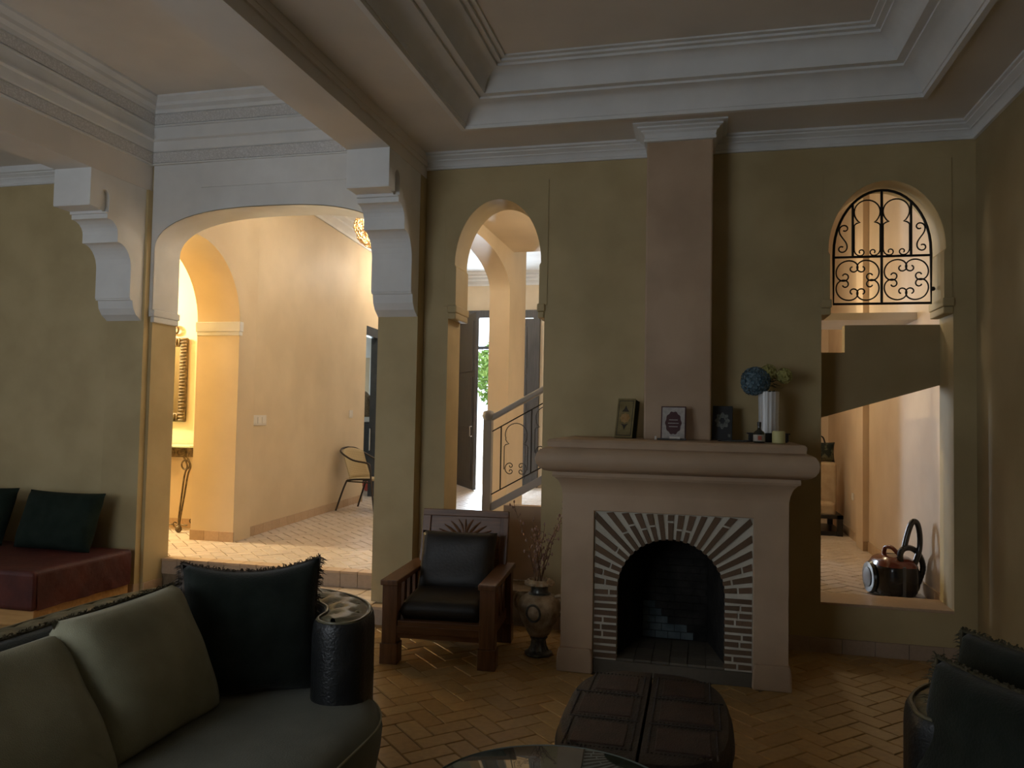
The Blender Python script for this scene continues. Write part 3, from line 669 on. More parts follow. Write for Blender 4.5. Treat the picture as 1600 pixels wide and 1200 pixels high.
MB().box(-.10, .10, -.05, .06, 0, .009).obj('cover', BKB, t, bevel=.002)
MB().box(-.08, .08, -.0515, -.049, .003, .007).obj('edge_strip', GRYP, t)
t = thing('flower_vase', 'tall white ribbed vase holding artificial flowers on the mantel', 'vase', (.445, 5.512, MZ))
CER = plain('white_ceramic', (.62, .61, .60), .35, coat=.3)
MB().lathe([(.062, .0), (.064, .03), (.062, .17), (.066, .335), (.060, .338), (.056, .30), (.054, .04), (.0, .035)], 72, ripple=.035, nr=14).obj('body', CER, t, smooth=50)
MB().lathe([(.050, .28), (.0, .281)], 20).obj('filler', plain('dark_foliage', (.012, .022, .012), .8), t)
DKF = MATS['dark_foliage']
def bloom(c, r, mat, name, n, seed, big=False):
    m = MB(); q = random.Random(seed)
    m.ball(c, r * .72, 12, 8)
    for i in range(n):
        zz = 1 - 2 * (i + .5) / n; ph = i * 2.39996; rr = math.sqrt(1 - zz * zz); d = Vector((rr * cos(ph), rr * sin(ph), zz))
        p = Vector(c) + d * r * q.uniform(.86, 1.02); u = d.orthogonal().normalized(); w = d.cross(u); s = r * (.30 if not big else .42) * q.uniform(.8, 1.2); a0 = q.uniform(0, 6)
        for k in range(4):
            a = a0 + k * pi / 2; e = u * cos(a) + w * sin(a); g = u * -sin(a) + w * cos(a)
            m.add([p, p + e * s * .6 + g * s * .4 + d * s * .2, p + e * s + d * s * .1, p + e * s * .6 - g * s * .4 + d * s * .2], [(0, 1, 2, 3)])
    o = m.obj(name, mat, t); return o
BLUEF = noise_mat('dusty_blue_petals', (.05, .10, .13), (.17, .24, .29), 40, 3, .8); YELF = noise_mat('pale_yellow_petals', (.34, .32, .10), (.46, .44, .17), 40, 3, .8)
bloom((-.085, -.01, .405), .095, BLUEF, 'blue_hydrangea', 110, 1)
bloom((-.005, .01, .465), .052, YELF, 'yellow_rose', 34, 2, True)
bloom((.10, .0, .445), .050, YELF, 'yellow_rose', 34, 3, True)
m = MB(); q = random.Random(5)
for i in range(34):
    a = q.uniform(0, 2 * pi); r = q.uniform(.02, .085); b = Vector((r * cos(a), r * sin(a) * .8, q.uniform(.33, .43))); e = Vector((cos(a), sin(a), q.uniform(-.3, .4))).normalized() * q.uniform(.03, .055); g = Vector((-sin(a), cos(a), 0)) * .014
    m.add([b - e * .3, b + g, b + e, b - g], [(0, 1, 2, 3)])
m.obj('leaves', DKF, t)
t = thing('tray', 'low black tray box behind the bottle and candle on the mantel', 'tray', (.435, 5.40, MZ))
BLK = plain('black_lacquer', (.012, .011, .011), .35)
MB().plate([rect(-.125, .125, -.022, .022), rect(-.117, .117, -.014, .014)], 'xy', .006, .055).obj('rim', BLK, t, bevel=.003)
MB().box(-.118, .118, -.018, .018, 0, .008).obj('base', BLK, t)
MB().plate([rect(-.135, .135, -.022, .022), rect(-.12, .12, -.014, .014)], 'xy', .052, .06).obj('lip', BLK, t)
t = thing('bottle', 'small black bottle with pale label on the mantel', 'bottle', (.364, 5.20, MZ))
GLB = plain('dark_glass', (.015, .018, .012), .1, coat=.5)
MB().lathe([(.033, 0), (.036, .004), (.036, .058), (.03, .07), (.014, .082), (.0115, .09), (.0115, .105), (.0, .105)], 24).obj('body', GLB, t, smooth=40)
MB().lathe([(.013, .103), (.013, .132), (.0, .133)], 20).obj('cap', BLK, t, smooth=40)
lb = MB().lathe([(.0366, .010), (.0368, .011), (.0368, .051), (.0366, .052)], 24).obj('label', noise_mat('bottle_label', (.36, .32, .27), (.46, .42, .36), 60), t, smooth=40)
MB().box(-.010, .012, -.0378, -.035, .018, .044).obj('label_print', plain('red_print', (.45, .10, .06), .7), lb)
t = thing('candle', 'short pale yellow pillar candle at the right of the mantel', 'candle', (.477, 5.15, MZ))
MB().lathe([(.037, 0), (.040, .003), (.040, .070), (.036, .078), (.028, .074), (.0, .071)], 28).obj('wax', plain('yellow_wax', (.58, .53, .24), .5), t, smooth=40)
MB().tube([(0, 0, .07), (.001, 0, .083)], .0015, 6).obj('wick', BLK, t)

# ================================================================== WINDOW GRILLE
def iron_piece(name, pts2, r, parent, y, closed=False, n=6, mat=IRON):
    return MB().tube([(a, y, b) for a, b in pts2], r, n, closed).obj(name, mat, parent, smooth=60)
gr = thing('window_grille', 'black wrought iron scroll grille in the arched window', 'grille', (0, 0, 0))
GY = 6.02; gx0, gx1, gzb, gzm = .93, 1.575, 2.45, 2.79; gc = (gx0 + gx1) / 2
top = [(gx1, gzb), (gx1, 2.80)] + arch_pts(gx0, gx1, 2.82, .45, 24)[1:-1] + [(gx0, 2.80), (gx0, gzb)]
iron_piece('outer_frame', [(gx0, gzb)] + list(reversed(top))[1:] , .010, gr, GY, closed=True, n=8)
iron_piece('middle_bar', [(gx0, gzm), (gx1, gzm)], .009, gr, GY)
iron_piece('centre_bar', [(gc, gzb), (gc, 3.265)], .010, gr, GY)
hw = (gx1 - gx0) / 2
for s in (-1, 1):
    xb = gc + s * hw * .60
    iron_piece('upright_bar', [(xb, gzm), (xb, 2.82 + .45 * math.sqrt(1 - .6 ** 2))], .009, gr, GY)
    cx = (gc + xb) / 2; w = hw * .27; h1 = gzm + .225
    key = [(-w, gzm + .05), (-w, h1)] + [(-w * .93, h1 + .012), (-w * .75, h1 + .022), (-w * .55, h1 + .026)] + [(-w * .72, h1 + .036), (-w * .86, h1 + .055)]
    rr = w * 1.0; cz = h1 + .10
    key += [(rr * cos(radians(a)), cz + rr * sin(radians(a))) for a in range(200, -21, -12)]
    key += [(-a, b) for a, b in reversed(key[:7])]
    iron_piece('keyhole_arch', [(cx + a, b) for a, b in key], .0055, gr, GY)
    for s2 in (-1, 1):
        sc = scroll(7.0, 4, 1.6, 30); sc = sc[30:]
        iron_piece('foot_scroll', [(cx + s2 * (w - .115 * (x) ) * 1 if 0 else cx + s2 * (w - .0 - .17 * y), gzm + .055 - .17 * x) for x, y in sc], .005, gr, GY)
    # S-scroll in the side panel
    ss = scroll(6.0, 0, 1.1, 44, s_curve=True)
    xs = gc + s * hw * .80
    iron_piece('s_scroll', place2(ss, (xs, gzm + .135), .20, radians(-126 if s > 0 else 126), mirror=(s < 0)), .0055, gr, GY)
    # four corner scrolls in the lower panel
    pc = ((gc + s * hw * .5), (gzb + gzm) / 2); cs = scroll(6.7, 5, 2.4, 40)
    for k in range(4):
        ang = radians(45 + 90 * k); tip = (pc[0] + cos(ang) * .168, pc[1] + sin(ang) * .168)
        iron_piece('c_scroll', place2(cs, tip, .262, ang + pi / 2), .0055, gr, GY)
MB().ball((gx1 + .012, GY, 2.55), .016, 10, 8).obj('hinge_knob', IRON, gr)

# ================================================================== LIVING ROOM FURNITURE
# --- armchair
ch = thing('armchair', 'dark wooden armchair with black leather cushions beside the urn', 'armchair', (-1.635, 5.13, 0), radians(4.5))
hw = .368
for sx in (-1, 1):
    for (yy, h) in ((-.33, .50), (.30, .50)):
        l = MB(); x = sx * (hw - .05); l.box(x - .05, x + .05, yy - .045, yy + .045, .13, h); l.box(x - .058, x + .058, yy - .053, yy + .053, 0, .13)
        l.obj('leg', WOOD, ch, bevel=.004)
    x = sx * (hw - .05)
    a = MB(); a.box(x - .058, x + .058, -.40, .40, .50, .535); a.obj('armrest', WOODX if 0 else WOOD, ch, bevel=.006)
    MB().box(x - .02, x + .02, -.29, .26, .17, .24).obj('side_rail', WOOD, ch, bevel=.003)
    for k in range(4): MB().box(x - .012, x + .012, -.22 + k * .13, -.16 + k * .13, .24, .50).obj('side_slat', WOOD, ch, bevel=.002)
MB().box(-hw + .1, hw - .1, -.365, -.325, .165, .275).obj('front_apron', WOODX, ch, bevel=.004)
MB().box(-hw + .1, hw - .1, -.375, -.365, .195, .245).obj('apron_moulding', WOODX, ch, bevel=.003)
MB().box(-hw + .1, hw - .1, .27, .33, .165, .26).obj('rear_apron', WOODX, ch, bevel=.004)
MB().box(-hw + .1, hw - .1, -.33, .28, .25, .275).obj('seat_board', WOODX, ch)
tilt = radians(14)
bk = empty('backrest', (0, .27, .27), 0, ch); bk.rotation_euler = (-tilt, 0, 0)
bw, bh = .29, .645
for sx in (-1, 1): MB().box(sx * bw - .03, sx * bw + .03, -.02, .025, 0, bh).obj('back_post', WOOD, bk, bevel=.004)
MB().box(-bw - .03, bw + .03, -.026, .03, bh - .05, bh).obj('top_rail', WOODX, bk, bevel=.005)
MB().box(-bw, bw, -.02, .025, 0, .07).obj('bottom_rail', WOODX, bk, bevel=.004)
MB().box(-bw, bw, -.004, .01, .07, bh - .05).obj('carved_panel', WOODX, bk)
fan = MB()
for k in range(-5, 6):
    a = radians(90 + k * 14); p0 = Vector((0, .40)); p1 = Vector((.25 * cos(a), .40 + .19 * sin(a)))
    pts = [(p0.x + (p1.x - p0.x) * s + .02 * sin(s * pi) * (1 if k > 0 else -1 if k < 0 else 0), -.006, p0.y + (p1.y - p0.y) * s) for s in (.15, .35, .55, .75, .95)]
    fan.tube(pts, [.004, .009, .012, .010, .004], 6)
fan.obj('carved_leaf_fan', WOOD, bk, smooth=50)
def pillow_mesh(w, h, t, pinch=.07, n=21, ear=1.0, sag=0.0, seed=0, puff=.5):
    q = random.Random(seed); ph = [q.uniform(0, 6) for _ in range(4)]
    def side(sgn):
        def fn(u, v):
            a, b = u * 2 - 1, v * 2 - 1
            x = w / 2 * a * (1 - pinch * (1 - b * b) ** 1.0 * abs(a) ** 2); z = h / 2 * b * (1 - pinch * (1 - a * a) * abs(b) ** 2)
            e = max(0, (1 - a ** 4)) ** puff * max(0, (1 - b ** 4)) ** puff
            th = t / 2 * e * (1 + .05 * sin(3 * a + ph[0]) + .05 * sin(4 * b + ph[1]) + .025 * sin(9 * a * b + ph[2]))
            z -= sag * (1 - a * a) * max(0, b) ** 2
            return (x, sgn * th, z)
        return fn
    m = MB(); m.grid(side(-1), n, n); m.grid(side(1), n, n); return m
def cushion_part(name, parent, w, h, t, loc, rot, mat, **k):
    o = pillow_mesh(w, h, t, **k).obj(name, mat, parent, smooth=80); o.location = loc; o.rotation_euler = rot; return o
cushion_part('seat_cushion', ch, .545, .60, .15, (0, -.04, .345), (radians(90 + 4), 0, 0), LEATHER_B, pinch=.02, puff=.22)
cushion_part('back_cushion', ch, .54, .43, .17, (0, .15, .565), (radians(-18), 0, 0), LEATHER_B, pinch=.03, puff=.3)

# --- urn with dry branches
BRONZE = noise_mat('antique_cream_bronze', (.26, .18, .10), (.52, .41, .27), 14, 6, .45, .5, 60, .5, metal=.15)
PEWTER = noise_mat('pewter_glaze', (.06, .06, .05), (.17, .17, .15), 20, 4, .3, .2, 60, .6, metal=.4)
ur = thing('urn', 'ornate cream and pewter urn with dry branches left of the fireplace', 'urn', (-1.045, 5.22, 0))
MB().lathe([(.088, 0), (.094, .008), (.092, .018), (.075, .026), (.062, .035)], 32).obj('foot_ring', PEWTER, ur, smooth=35)
MB().lathe([(.066, .03), (.052, .06), (.046, .10), (.058, .118), (.05, .125)], 48, ripple=.07, nr=12).obj('fluted_stem', PEWTER, ur, smooth=50)
MB().lathe([(.05, .12), (.07, .135), (.092, .175), (.118, .225), (.140, .28), (.145, .32), (.138, .355), (.115, .385), (.08, .402), (.06, .408)], 48, ripple=.012, nr=8).obj('body', BRONZE, ur, smooth=50)
MB().lathe([(.075, .40), (.078, .408), (.062, .415), (.056, .43), (.058, .452), (.066, .462)], 36).obj('neck', PEWTER, ur, smooth=40)
MB().lathe([(.058, .455), (.088, .462), (.100, .470), (.097, .482), (.085, .488), (.08, .498), (.07, .50), (.05, .47), (.0, .465)], 64, ripple=.05, nr=16).obj('scalloped_rim', BRONZE, ur, smooth=45)
for k, a in enumerate((-95, 25, 145, 265 - 120 + 60)):
    if k == 3: continue
    a = radians(a); c = Vector((cos(a), sin(a), 0)); u = Vector((-sin(a), cos(a), 0))
    ring_ = [c * (.128 + .022 * sin(radians(t_)) * .3 + .006) + u * (.046 * cos(radians(t_))) + Vector((0, 0, .30 + .055 * sin(radians(t_)))) for t_ in range(0, 360, 20)]
    rg = MB().tube(ring_, .008, 6, True).obj('medallion_ring', PEWTER, ur, smooth=60)
    m = MB(); m.ball((0, 0, 0), (.018, .036, .044), 14, 10); m.v = [(Matrix.Translation(c * .132 + Vector((0, 0, .30))) @ Matrix.Rotation(a, 4, 'Z') @ Vector(p))[:] for p in m.v]
    m.obj('medallion', BRONZE, ur, smooth=60)
for s in (-1, 1):
    pts = smooth_path([(s * .10, 0, .38), (s * .145, -.01, .40), (s * .17, 0, .36), (s * .168, .01, .31), (s * .15, 0, .285), (s * .135, 0, .30)], 5)
    MB().tube(pts, [.012] * len(pts), 8).obj('handle', BRONZE, ur, smooth=60)
TWIG = noise_mat('dry_twig', (.10, .055, .03), (.20, .12, .07), 30); BUD = noise_mat('dry_blossom', (.20, .10, .075), (.36, .25, .20), 50, 3, .8)
q = random.Random(21)
for i, (tx, tz, bend) in enumerate([(-.17, .53, -.03), (-.05, .42, .02), (.06, .40, .0), (.17, .55, .02), (-.09, .34, -.02), (.02, .30, .0), (.10, .36, .03), (-.02, .36, -.02), (.13, .42, .0)]):
    b = Vector((q.uniform(-.03, .03), q.uniform(-.03, .03), .46)); e = b + Vector((tx, q.uniform(-.06, .04), tz)); md = (b + e) / 2 + Vector((-tx * .25 + bend, 0, .02))
    pts = smooth_path([b, (b + md) / 2 + Vector((q.uniform(-.01, .01), 0, 0)), md, (md + e) / 2 + Vector((q.uniform(-.015, .015), 0, 0)), e], 4)
    m = MB().tube(pts, [.0042 - .0028 * j / len(pts) for j in range(len(pts))], 5)
    buds = MB()
    for j in range(4, len(pts), 2 if i % 3 else 1):
        for r_ in range(2 if i % 2 else 1):
            p = Vector(pts[j]); d = Vector((q.uniform(-1, 1), q.uniform(-1, 1), q.uniform(.1, 1))).normalized(); L_ = q.uniform(.012, .045)
            m.tube([p, p + d * L_], [.0018, .001], 4); s_ = q.uniform(.004, .0085); buds.ball(p + d * L_, (s_, s_, s_ * 1.7), 6, 5)
    br = m.obj('branch', TWIG, ur); bo = buds.obj('buds', BUD, br); bo['kind'] = 'stuff'

# --- banquette in the left corner with its cushions
bq = thing('banquette', 'low maroon velour banquette on a pine base against the left wall', 'banquette', (-6.2, 5.2, 0))
MB().box(-2.2, 1.53, -.46, .50, .0, .125).obj('pine_base', PINE, bq, bevel=.006)
def mat_fn(): 
    m = MB(); m.box(-2.25, 1.57, -.52, .50, .125, .415); return m
mt = mat_fn().obj('mattress', MAROON, bq, bevel=.035, seg=4)
drape = MB().grid(lambda u, v: (1.573 + .006 * sin(u * 17 + 5 * v) * (1 - v) + .003 * sin(u * 41 + 9 * v), -.48 + u * .95, .13 + v * .25), 60, 6).obj('draped_cover', MAROON, bq, smooth=80)
def cushion_thing(name, label, cat, w, h, t, loc, rot, mat, fringe=None, group=None, fr_edges=('t', 'l', 'r'), **k):
    o = thing(name, label, cat, loc, 0, group); o.rotation_euler = rot
    seed = k.get('seed', 1); pm = pillow_mesh(w, h, t, **k); pm.obj('cover', mat, o, smooth=80)
    if fringe:
        q = random.Random(seed); m = MB(); pinch = k.get('pinch', .07); sag = k.get('sag', 0.0)
        def edge(s, side):
            if side in 'tb':
                b = 1 if side == 't' else -1; x = w / 2 * s; z = h / 2 * b * (1 - pinch * (1 - s * s)); z -= sag * (1 - s * s) * (1 if b > 0 else 0); return Vector((x, 0, z)), Vector((0, 0, b))
            a = 1 if side == 'r' else -1; return Vector((w / 2 * a * (1 - pinch * (1 - s * s)), 0, h / 2 * s)), Vector((a, 0, 0))
        for sd in fr_edges:
            n = int((w if sd in 'tb' else h) / .0032)
            for i in range(n):
                p, d = edge(-1 + 2 * (i + q.random()) / n, sd); d = (d + Vector((q.uniform(-.6, .6), q.uniform(-.9, .9), q.uniform(-.4, .3)))).normalized(); L_ = q.uniform(.016, .034)
                p = p + Vector((0, q.uniform(-.006, .006), 0)); g = d.orthogonal().normalized() * .0022; g2 = d.cross(g)
                e1 = p + d * L_ * .6 + Vector((q.uniform(-.008, .008), q.uniform(-.008, .008), -.002)); e2 = e1 + d * L_ * .3 + Vector((q.uniform(-.012, .012), q.uniform(-.012, .012), -L_ * .35))
                m.add([p - g, p + g, e1 - g * 1.3, e1 + g * 1.3, e2, p + g2, e1 + g2 * 1.3], [(0, 1, 3, 2), (2, 3, 4), (1, 5, 6, 3), (3, 6, 4)])
            br = [edge(-1 + 2 * i / 40, sd)[0] for i in range(41)]
            m.tube(br, .006, 5)
        f = m.obj('fringe', fringe, o); f['kind'] = 'stuff'
    return o
GREENC = noise_mat('dark_green_cotton', (.007, .013, .009), (.013, .021, .015), 8, 4, .9, .2, 140, .2)
cushion_thing('cushion', 'dark green cushion leaning on the wall at the end of the maroon banquette', 'cushion', .80, .50, .20, (-5.22, 5.52, .645), (radians(-18), 0, radians(-3)), GREENC, pinch=.05, seed=3)
cushion_thing('cushion', 'dark green banquette cushion cut by the left edge of the photo', 'cushion', .80, .50, .20, (-6.12, 5.50, .655), (radians(-20), 0, radians(4)), GREENC, pinch=.05, seed=4)

# --- curved tufted sofas
def offset_path(P, d):
    out = []
    for i in range(len(P)):
        a = P[max(0, i - 1)]; b = P[min(len(P) - 1, i + 1)]; t_ = (b - a).normalized(); out.append(P[i] + Vector((t_.y, -t_.x)) * d)
    return out
def sofa(label, org, mx, ylen, sdepth, H=.72):
    s = thing('sofa', label, 'sofa', org)
    X = lambda x: x * mx
    key = [(-.235, -.36), (-.25, -.25), (-.33, -.12), (-.50, -.02), (-.80, .02), (-sdepth + .17, -.06), (-sdepth + .03, -.30), (-sdepth, -.70), (-sdepth, -1.3), (-sdepth, -ylen)]
    P = [Vector((p[0], p[1])) for p in smooth_path([(x, y, 0) for x, y in key], 7)]
    hwid = .112; Lp = offset_path(P, hwid); Rp = offset_path(P, -hwid)
    t0 = (P[0] - P[1]).normalized(); a0 = math.atan2(t0.y, t0.x)
    cap = [P[0] + Vector((cos(a0 + radians(a)), sin(a0 + radians(a)))) * hwid for a in range(-80, 81, 16)]
    # ring from left side back end -> start cap -> right side
    def ringpts(k):
        l = offset_path(P, hwid * k); r = offset_path(P, -hwid * k)
        c = [P[0] + Vector((cos(a0 + radians(a)), sin(a0 + radians(a)))) * hwid * k for a in range(-80, 81, 16)]
        # left offset of travel direction: right-hand side
        d = Vector((P[1] - P[0])).normalized(); right = Vector((d.y, -d.x))
        if (c[0] - P[0]).dot(right) > 0: return list(reversed(l)) + c + r
        return list(reversed(l)) + list(reversed(c)) + r
    prof = [(.97, .06), (1.0, .10), (1.0, .40), (1.0, H - .07), (.985, H - .035), (.95, H - .012), (.89, H)]
    rings = [ringpts(k) for k, z in prof]; m = MB(); n = len(rings[0]); vs = []
    for (k, z), r in zip(prof, rings): vs += [(X(p.x), p.y, z) for p in r]
    fs = [(j * n + i, j * n + i + 1, (j + 1) * n + i + 1, (j + 1) * n + i) for j in range(len(prof) - 1) for i in range(n - 1)]
    b = len(prof) - 1
    fs += [(b * n + i, b * n + i + 1, b * n + n - 2 - i, b * n + n - 1 - i) for i in range(n // 2 - 1)]
    m.add(vs, fs); m.obj('arm_and_back', LEATHER, s, smooth=50)
    pip = [(X(p.x), p.y, H + .002) for p in ringpts(.80)]
    MB().tube(pip, .0075, 6).obj('piping', OLIVE, s, smooth=60)
    # tufted strip with buttons
    cum = [0]
    for i in range(1, len(P)): cum.append(cum[-1] + (P[i] - P[i - 1]).length)
    def at(d, off):
        d = max(0, min(cum[-1] - 1e-4, d)); i = max(j for j in range(len(cum)) if cum[j] <= d); i = min(i, len(P) - 2)
        f = (d - cum[i]) / (cum[i + 1] - cum[i]); p = P[i].lerp(P[i + 1], f); t_ = (P[i + 1] - P[i]).normalized(); return p + Vector((t_.y, -t_.x)) * off
    btn = []; d = .02; k = 0
    while d < cum[-1]: btn.append((d, .042 if k % 2 else -.042)); k += 1; d += .062
    ns = int(cum[-1] / .018)
    def tf(u, v):
        d = -.079 + u * (cum[-1] + .079); lim = 1.0
        if d < 0: lim = math.sqrt(max(0, 1 - (d / .08) ** 2))
        off = (v * 2 - 1) * .084 * lim; hgt = .026 * max(0, 1 - (v * 2 - 1) ** 4)
        for bd, bo in btn:
            r2 = (d - bd) ** 2 + (off - bo) ** 2
            if r2 < .006: hgt -= .020 * math.exp(-r2 / .0006)
        p = at(d, off) if d >= 0 else at(0, off) + t0 * (-d)
        return (X(p.x), p.y, H - .004 + hgt)
    MB().grid(tf, ns, 11).obj('tufted_top', OLIVE, s, smooth=80)
    for bd, bo in btn[:26]:
        p = at(bd, bo); MB().ball((X(p.x), p.y, H + .008), (.011, .011, .006), 8, 6).obj('button', OLIVE, s, smooth=80)
    # seat
    rc = .50; pl = [(-sdepth + .06, -ylen), (0, -ylen)] + [(-rc + rc * cos(radians(a)), -.06 - rc + rc * sin(radians(a))) for a in range(0, 91, 6)] + [(-sdepth + .15, -.06), (-sdepth + .06, -.3)]
    cxs = sum(p[0] for p in pl) / len(pl); cys = sum(p[1] for p in pl) / len(pl)
    def inset(pts, d):
        out = []; n = len(pts)
        for i in range(n):
            a, b, c = Vector(pts[i - 1]), Vector(pts[i]), Vector(pts[(i + 1) % n]); n1 = (b - a).normalized(); n2 = (c - b).normalized()
            q1 = Vector((-n1.y, n1.x)); q2 = Vector((-n2.y, n2.x)); mt = (q1 + q2) / max(.3, (1 + q1.dot(q2))); out.append((b.x + mt.x * d, b.y + mt.y * d))
        return out
    m = MB(); pf = [(.06, .02), (.045, .06), (.02, .17), (.0, .28), (-.005, .34), (.012, .385), (.04, .412), (.09, .428), (.16, .436)]; vs = []; n = len(pl)
    for d_, z in pf: vs += [(X(x), y, z) for x, y in inset(pl, d_)]
    fs = [(j * n + i, j * n + (i + 1) % n, (j + 1) * n + (i + 1) % n, (j + 1) * n + i) for j in range(len(pf) - 1) for i in range(n)] + [tuple((len(pf) - 1) * n + i for i in range(n)), tuple(reversed(range(n)))]
    m.add(vs, fs); m.obj('seat', SEATF, s, smooth=60)
    MB().tube([(X(x), y, .375) for x, y in inset(pl, .002)], .005, 5, True).obj('seat_seam', GREYF, s)
    return s
sofa('curved sofa with grey seat and black leather arm at the lower left', (-1.20, 3.36, 0), 1, 2.7, 1.27, .75)
sofa('curved sofa with black leather arm at the lower right corner of the photo', (.53, 3.12, 0), -1, 2.5, 1.13, .68)
cushion_thing('cushion', 'large black fringed cushion against the far arm of the left sofa', 'cushion', .57, .56, .20, (-1.835, 2.99, .685), (radians(-16), 0, radians(34)), VELVET, FRINGE_P, pinch=.08, seed=8, sag=.03)
cushion_thing('cushion', 'grey back cushion next to the black fringed cushion on the left sofa', 'cushion', .61, .53, .24, (-1.97, 2.49, .645), (radians(-25), 0, radians(90)), GREYF, pinch=.04, seed=9, puff=.38)
cushion_thing('cushion', 'grey back cushion cut by the left edge of the photo on the left sofa', 'cushion', .63, .53, .24, (-2.01, 1.92, .615), (radians(-36), 0, radians(83)), GREYF, pinch=.04, seed=10, puff=.38)
cushion_thing('cushion', 'long dark fringed bolster cushion tucked behind the grey cushions', 'cushion', 1.55, .48, .12, (-2.215, 2.40, .585), (radians(-24), 0, radians(90)), VELVET, FRINGE, pinch=.02, seed=12, fr_edges=('t',))
cushion_thing('cushion', 'large black cushion with braided fringe on the right sofa', 'cushion', .56, .50, .19, (.855, 2.56, .60), (radians(-13), 0, radians(-58)), VELVET, FRINGE, pinch=.07, seed=13)
cushion_thing('cushion', 'black fringed cushion at the right edge of the photo behind the larger one', 'cushion', .50, .50, .18, (1.00, 2.80, .645), (radians(-15), 0, radians(-50)), VELVET, FRINGE, pinch=.07, seed=14)

# --- stamped leather ottoman
ot = thing('ottoman', 'dark stamped leather ottoman in two halves in front of the fireplace', 'ottoman', (-.205, 3.30, 0))
OTL = noise_mat('stamped_brown_leather', (.014, .009, .007), (.032, .019, .013), 7, 5, .6, .6, 120, .5)
OTP = noise_mat('stamped_red_panel', (.022, .008, .006), (.038, .014, .009), 14, 4, .6, .7, 160, .5)
ax, ayy, ex = .335, .52, 3.0
def sup(t_, k=1.0): c, s_ = cos(t_), sin(t_); return (ax * k * math.copysign(abs(c) ** (2 / ex), c), ayy * k * math.copysign(abs(s_) ** (2 / ex), s_))
for sd in (-1, 1):
    ts = [radians(90 + sd * -1 * -a) for a in range(0, 181, 6)] if 0 else [radians(90 + a * (1 if sd < 0 else -1)) for a in range(0, 181, 6)]
    m = MB(); pf = [(.90, .03), (.95, .06), (.99, .20), (1.0, .33), (.985, .375), (.95, .398), (.88, .405)]; vs = []; n = len(ts)
    for k, z in pf: vs += [(sup(t_, k)[0] + sd * .006, sup(t_, k)[1], z) for t_ in ts]
    fs = [(j * n + i, j * n + i + 1, (j + 1) * n + i + 1, (j + 1) * n + i) for j in range(len(pf) - 1) for i in range(n - 1)] + [tuple((len(pf) - 1) * n + i for i in range(n)), tuple(reversed(range(n)))]
    fs += [tuple([j * n for j in range(len(pf))] + [j * n + n - 1 for j in reversed(range(len(pf)))])]
    m.add(vs, fs); half = m.obj('leather_half', OTL, ot, smooth=40)
    MB().tube([(sup(t_, 1.0)[0] + sd * .006, sup(t_, 1.0)[1], .34) for t_ in ts], .007, 6).obj('edge_piping', OTL, half, smooth=60)
    for k, (y0, y1) in enumerate(((-.42, -.16), (-.13, .13), (.16, .40))):
        xr = .27 if k == 1 else .255 if k == 0 else .235
        MB().box(sd * .055 if sd > 0 else -xr, xr if sd > 0 else -.055, y0 + .025, y1 - .025, .40, .409).obj('stamped_panel', OTP, half, bevel=.006)
        st = MB()
        for (ya, yb, xa, xb) in ((y0, y1, sd * .03, sd * .03), (y0, y1, sd * (xr + .022), sd * (xr + .022)), (y0, y0, sd * .03, sd * xr), (y1, y1, sd * .03, sd * xr)):
            L_ = math.hypot(xb - xa, yb - ya); nn = int(L_ / .016)
            for i in range(nn + 1): f = i / nn; st.ball((xa + (xb - xa) * f, ya + (yb - ya) * f, .406), (.0055, .0055, .004), 5, 4)
        st.obj('stud_border', OTL, half)
        if k < 2: MB().box(sd * .02 if sd > 0 else -xr - .04, xr + .04 if sd > 0 else -.02, y1 + .012, y1 + .018, .403, .408).obj('seam', BLK, half)
# --- round glass coffee table
ct = thing('coffee_table', 'round glass coffee table at the bottom edge of the photo', 'table', (-.415, 2.325, 0))
GLASS = plain('smoked_green_glass', (.10, .13, .11), .03, 0, .6, .5, .25)
MB().lathe([(.0, .440), (.395, .440), (.405, .443), (.410, .449), (.405, .455), (.392, .460), (.0, .460)], 72).obj('glass_top', GLASS, ct, smooth=30)
CHROME = plain('brushed_steel', (.55, .53, .50), .25, 1)
MB().lathe([(.405, .441), (.4125, .4445), (.4135, .450), (.4125, .4555), (.405, .459), (.409, .45)], 72).obj('bevelled_rim', plain('rim_glass', (.45, .5, .45), .12, .3, .6, .5), ct, smooth=40)
MB().lathe([(.20, 0), (.20, .015), (.06, .03), (.05, .06), (.045, .38), (.10, .42), (.12, .44)], 36).obj('pedestal', WOOD, ct, smooth=35)

